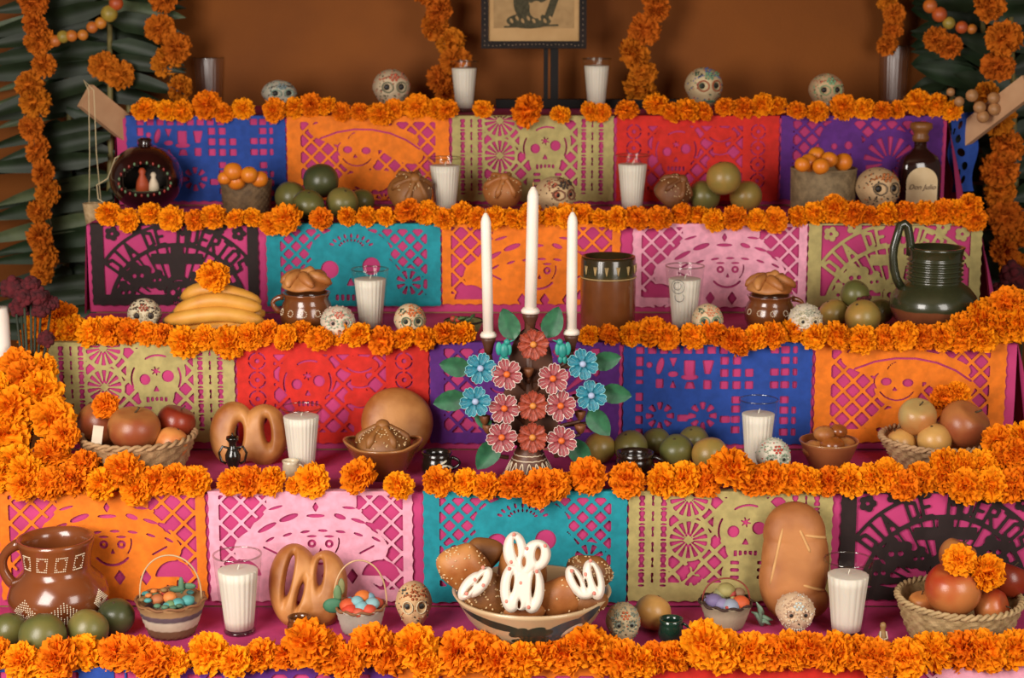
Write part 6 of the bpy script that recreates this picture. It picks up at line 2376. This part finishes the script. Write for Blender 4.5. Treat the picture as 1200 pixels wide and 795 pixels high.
def loaf(X, Z):
    x, z = X / s, Z / s
    f = np.maximum(oval(x, z, -1, hh - 38, 37, 38), -d_box(x, z, -36, 36, 46, hh - 36))
    f = np.maximum(f, oval(x, z, -4, 48, 39, 50))
    f = np.maximum(f, oval(x, z, 0, hh * .5, 40, hh * .47))
    f = np.maximum(f, oval(x, z, 14, 24, 26, 22))
    return f


t = thing('plain_loaf', 'big tall brown loaf with scored lines leaning on the olive banner', 'bread', loc, (R(-12), 0, 0))
obj('crust', puff(lambda X, Z: loaf(X, Z) * s, -46 * s, 46 * s, -4 * s, (hh + 2) * s, 56, 22 * s, 26 * s), CRUST_B, t)


def loaf_h(x, z):
    q = float(np.clip(loaf(np.array([x * s]), np.array([z * s]))[0] / 26, 0, 1))
    return 22 * s * sqrt(max(0, 1 - (1 - q) ** 2))


for (x0_, z0_, x1_, z1_) in ((-18, hh - 30, -32, hh - 96), (2, hh - 32, 14, hh - 58), (8, hh - 38, 36, hh - 42), (-2, 36, 4, 12), (6, 44, 34, 36)):
    obj('score_line', tube([((x0_ + (x1_ - x0_) * q) * s, -loaf_h(x0_ + (x1_ - x0_) * q, z0_ + (z1_ - z0_) * q) + .0008, (z0_ + (z1_ - z0_) * q) * s) for q in np.linspace(0, 1, 9)],
                           [1.0 * s] + [1.9 * s] * 7 + [.8 * s], 6), SCORE, t)
skull(909, 954, 696, 748, 4, 'round beaded peach sugar skull at the foot of the big loaf', '#d4b592', ['#e0cdb0', '#b89478', '#c8d0c8', '#c9a888'], .05, 1)
candle_glass(964, 1022, 647, 750, 4, 'white candle in a tall ribbed glass before the black banner', full=.80, ribs=18)
# tiny bell-shaped figure
loc, W, H = fit(1026, 1043, 729, 757, 4, fr=.6)
t = thing('tiny_figurine', 'tiny tan clay figurine beside the apple basket', 'figurine', loc)
r = W / 2
obj('body', lathe([(0, 0), (r * .9, 0), (r * .8, H * .3), (r * .45, H * .55), (r * .3, H * .68), (r * .45, H * .8), (r * .35, H * .93), (0, H)], 14), mat('figurine_clay', '#a8804c', '#7c5a30', rough=.5), t)
obj('painted_arms', join(tube([(-r * .4, -r * .3, H * .6), (-r * .5, -r * .8, H * .35), (0, -r * .9, H * .3)], r * .12, 6), tube([(r * .4, -r * .3, H * .6), (r * .5, -r * .8, H * .35), (0, -r * .9, H * .3)], r * .12, 6)), SLIP, t)

# apple basket
b, loc, W, H = basket(1050, 1196, 715, 764, 4, 'pale straw basket of red apples before the black banner', '#b89a6c', '#967a4e', taper=.78, n=48, rows=8, amp=.022, fr=.7)
fy = loc.y
fruit_at(1117, 691, 66, fy - .045, 'apple', 'big red apple in the middle of the pale straw basket', 'apple', name='apple', apple=True, tilt=(R(12), R(-4), 0))
fruit_at(1122, 652, 44, fy + .04, 'guava', 'brown apple at the back of the pale straw basket', 'apple', name='apple', apple=True)
fruit_at(1182, 680, 46, fy + .03, 'darkred', 'dark red apple at the right of the pale straw basket', 'apple', name='apple', apple=True)
fruit_at(1162, 712, 44, fy - .035, 'apple', 'red apple lying with its stem aside in the pale straw basket', 'apple', name='apple', apple=True, tilt=(R(30), R(70), 0))
fruit_at(1081, 709, 34, fy + .0, 'peach', 'peach-coloured apple at the left of the pale straw basket', 'apple', name='apple', apple=True)
fruit_at(1112, 722, 40, fy - .02, 'apple', 'red apple buried under the big one in the pale straw basket', 'apple', name='apple', apple=True)
for px, py, d, f in ((1125, 657, 40, (-.3, -.9, .5)), (1157, 671, 48, (.5, -.8, .1))):
    p = at(px, py, fy - .065)
    marigold(p, d / 2 * mpp(p.y, p.z), f, 'fresh marigold head laid on the red apples', 'marigolds on the red apples')
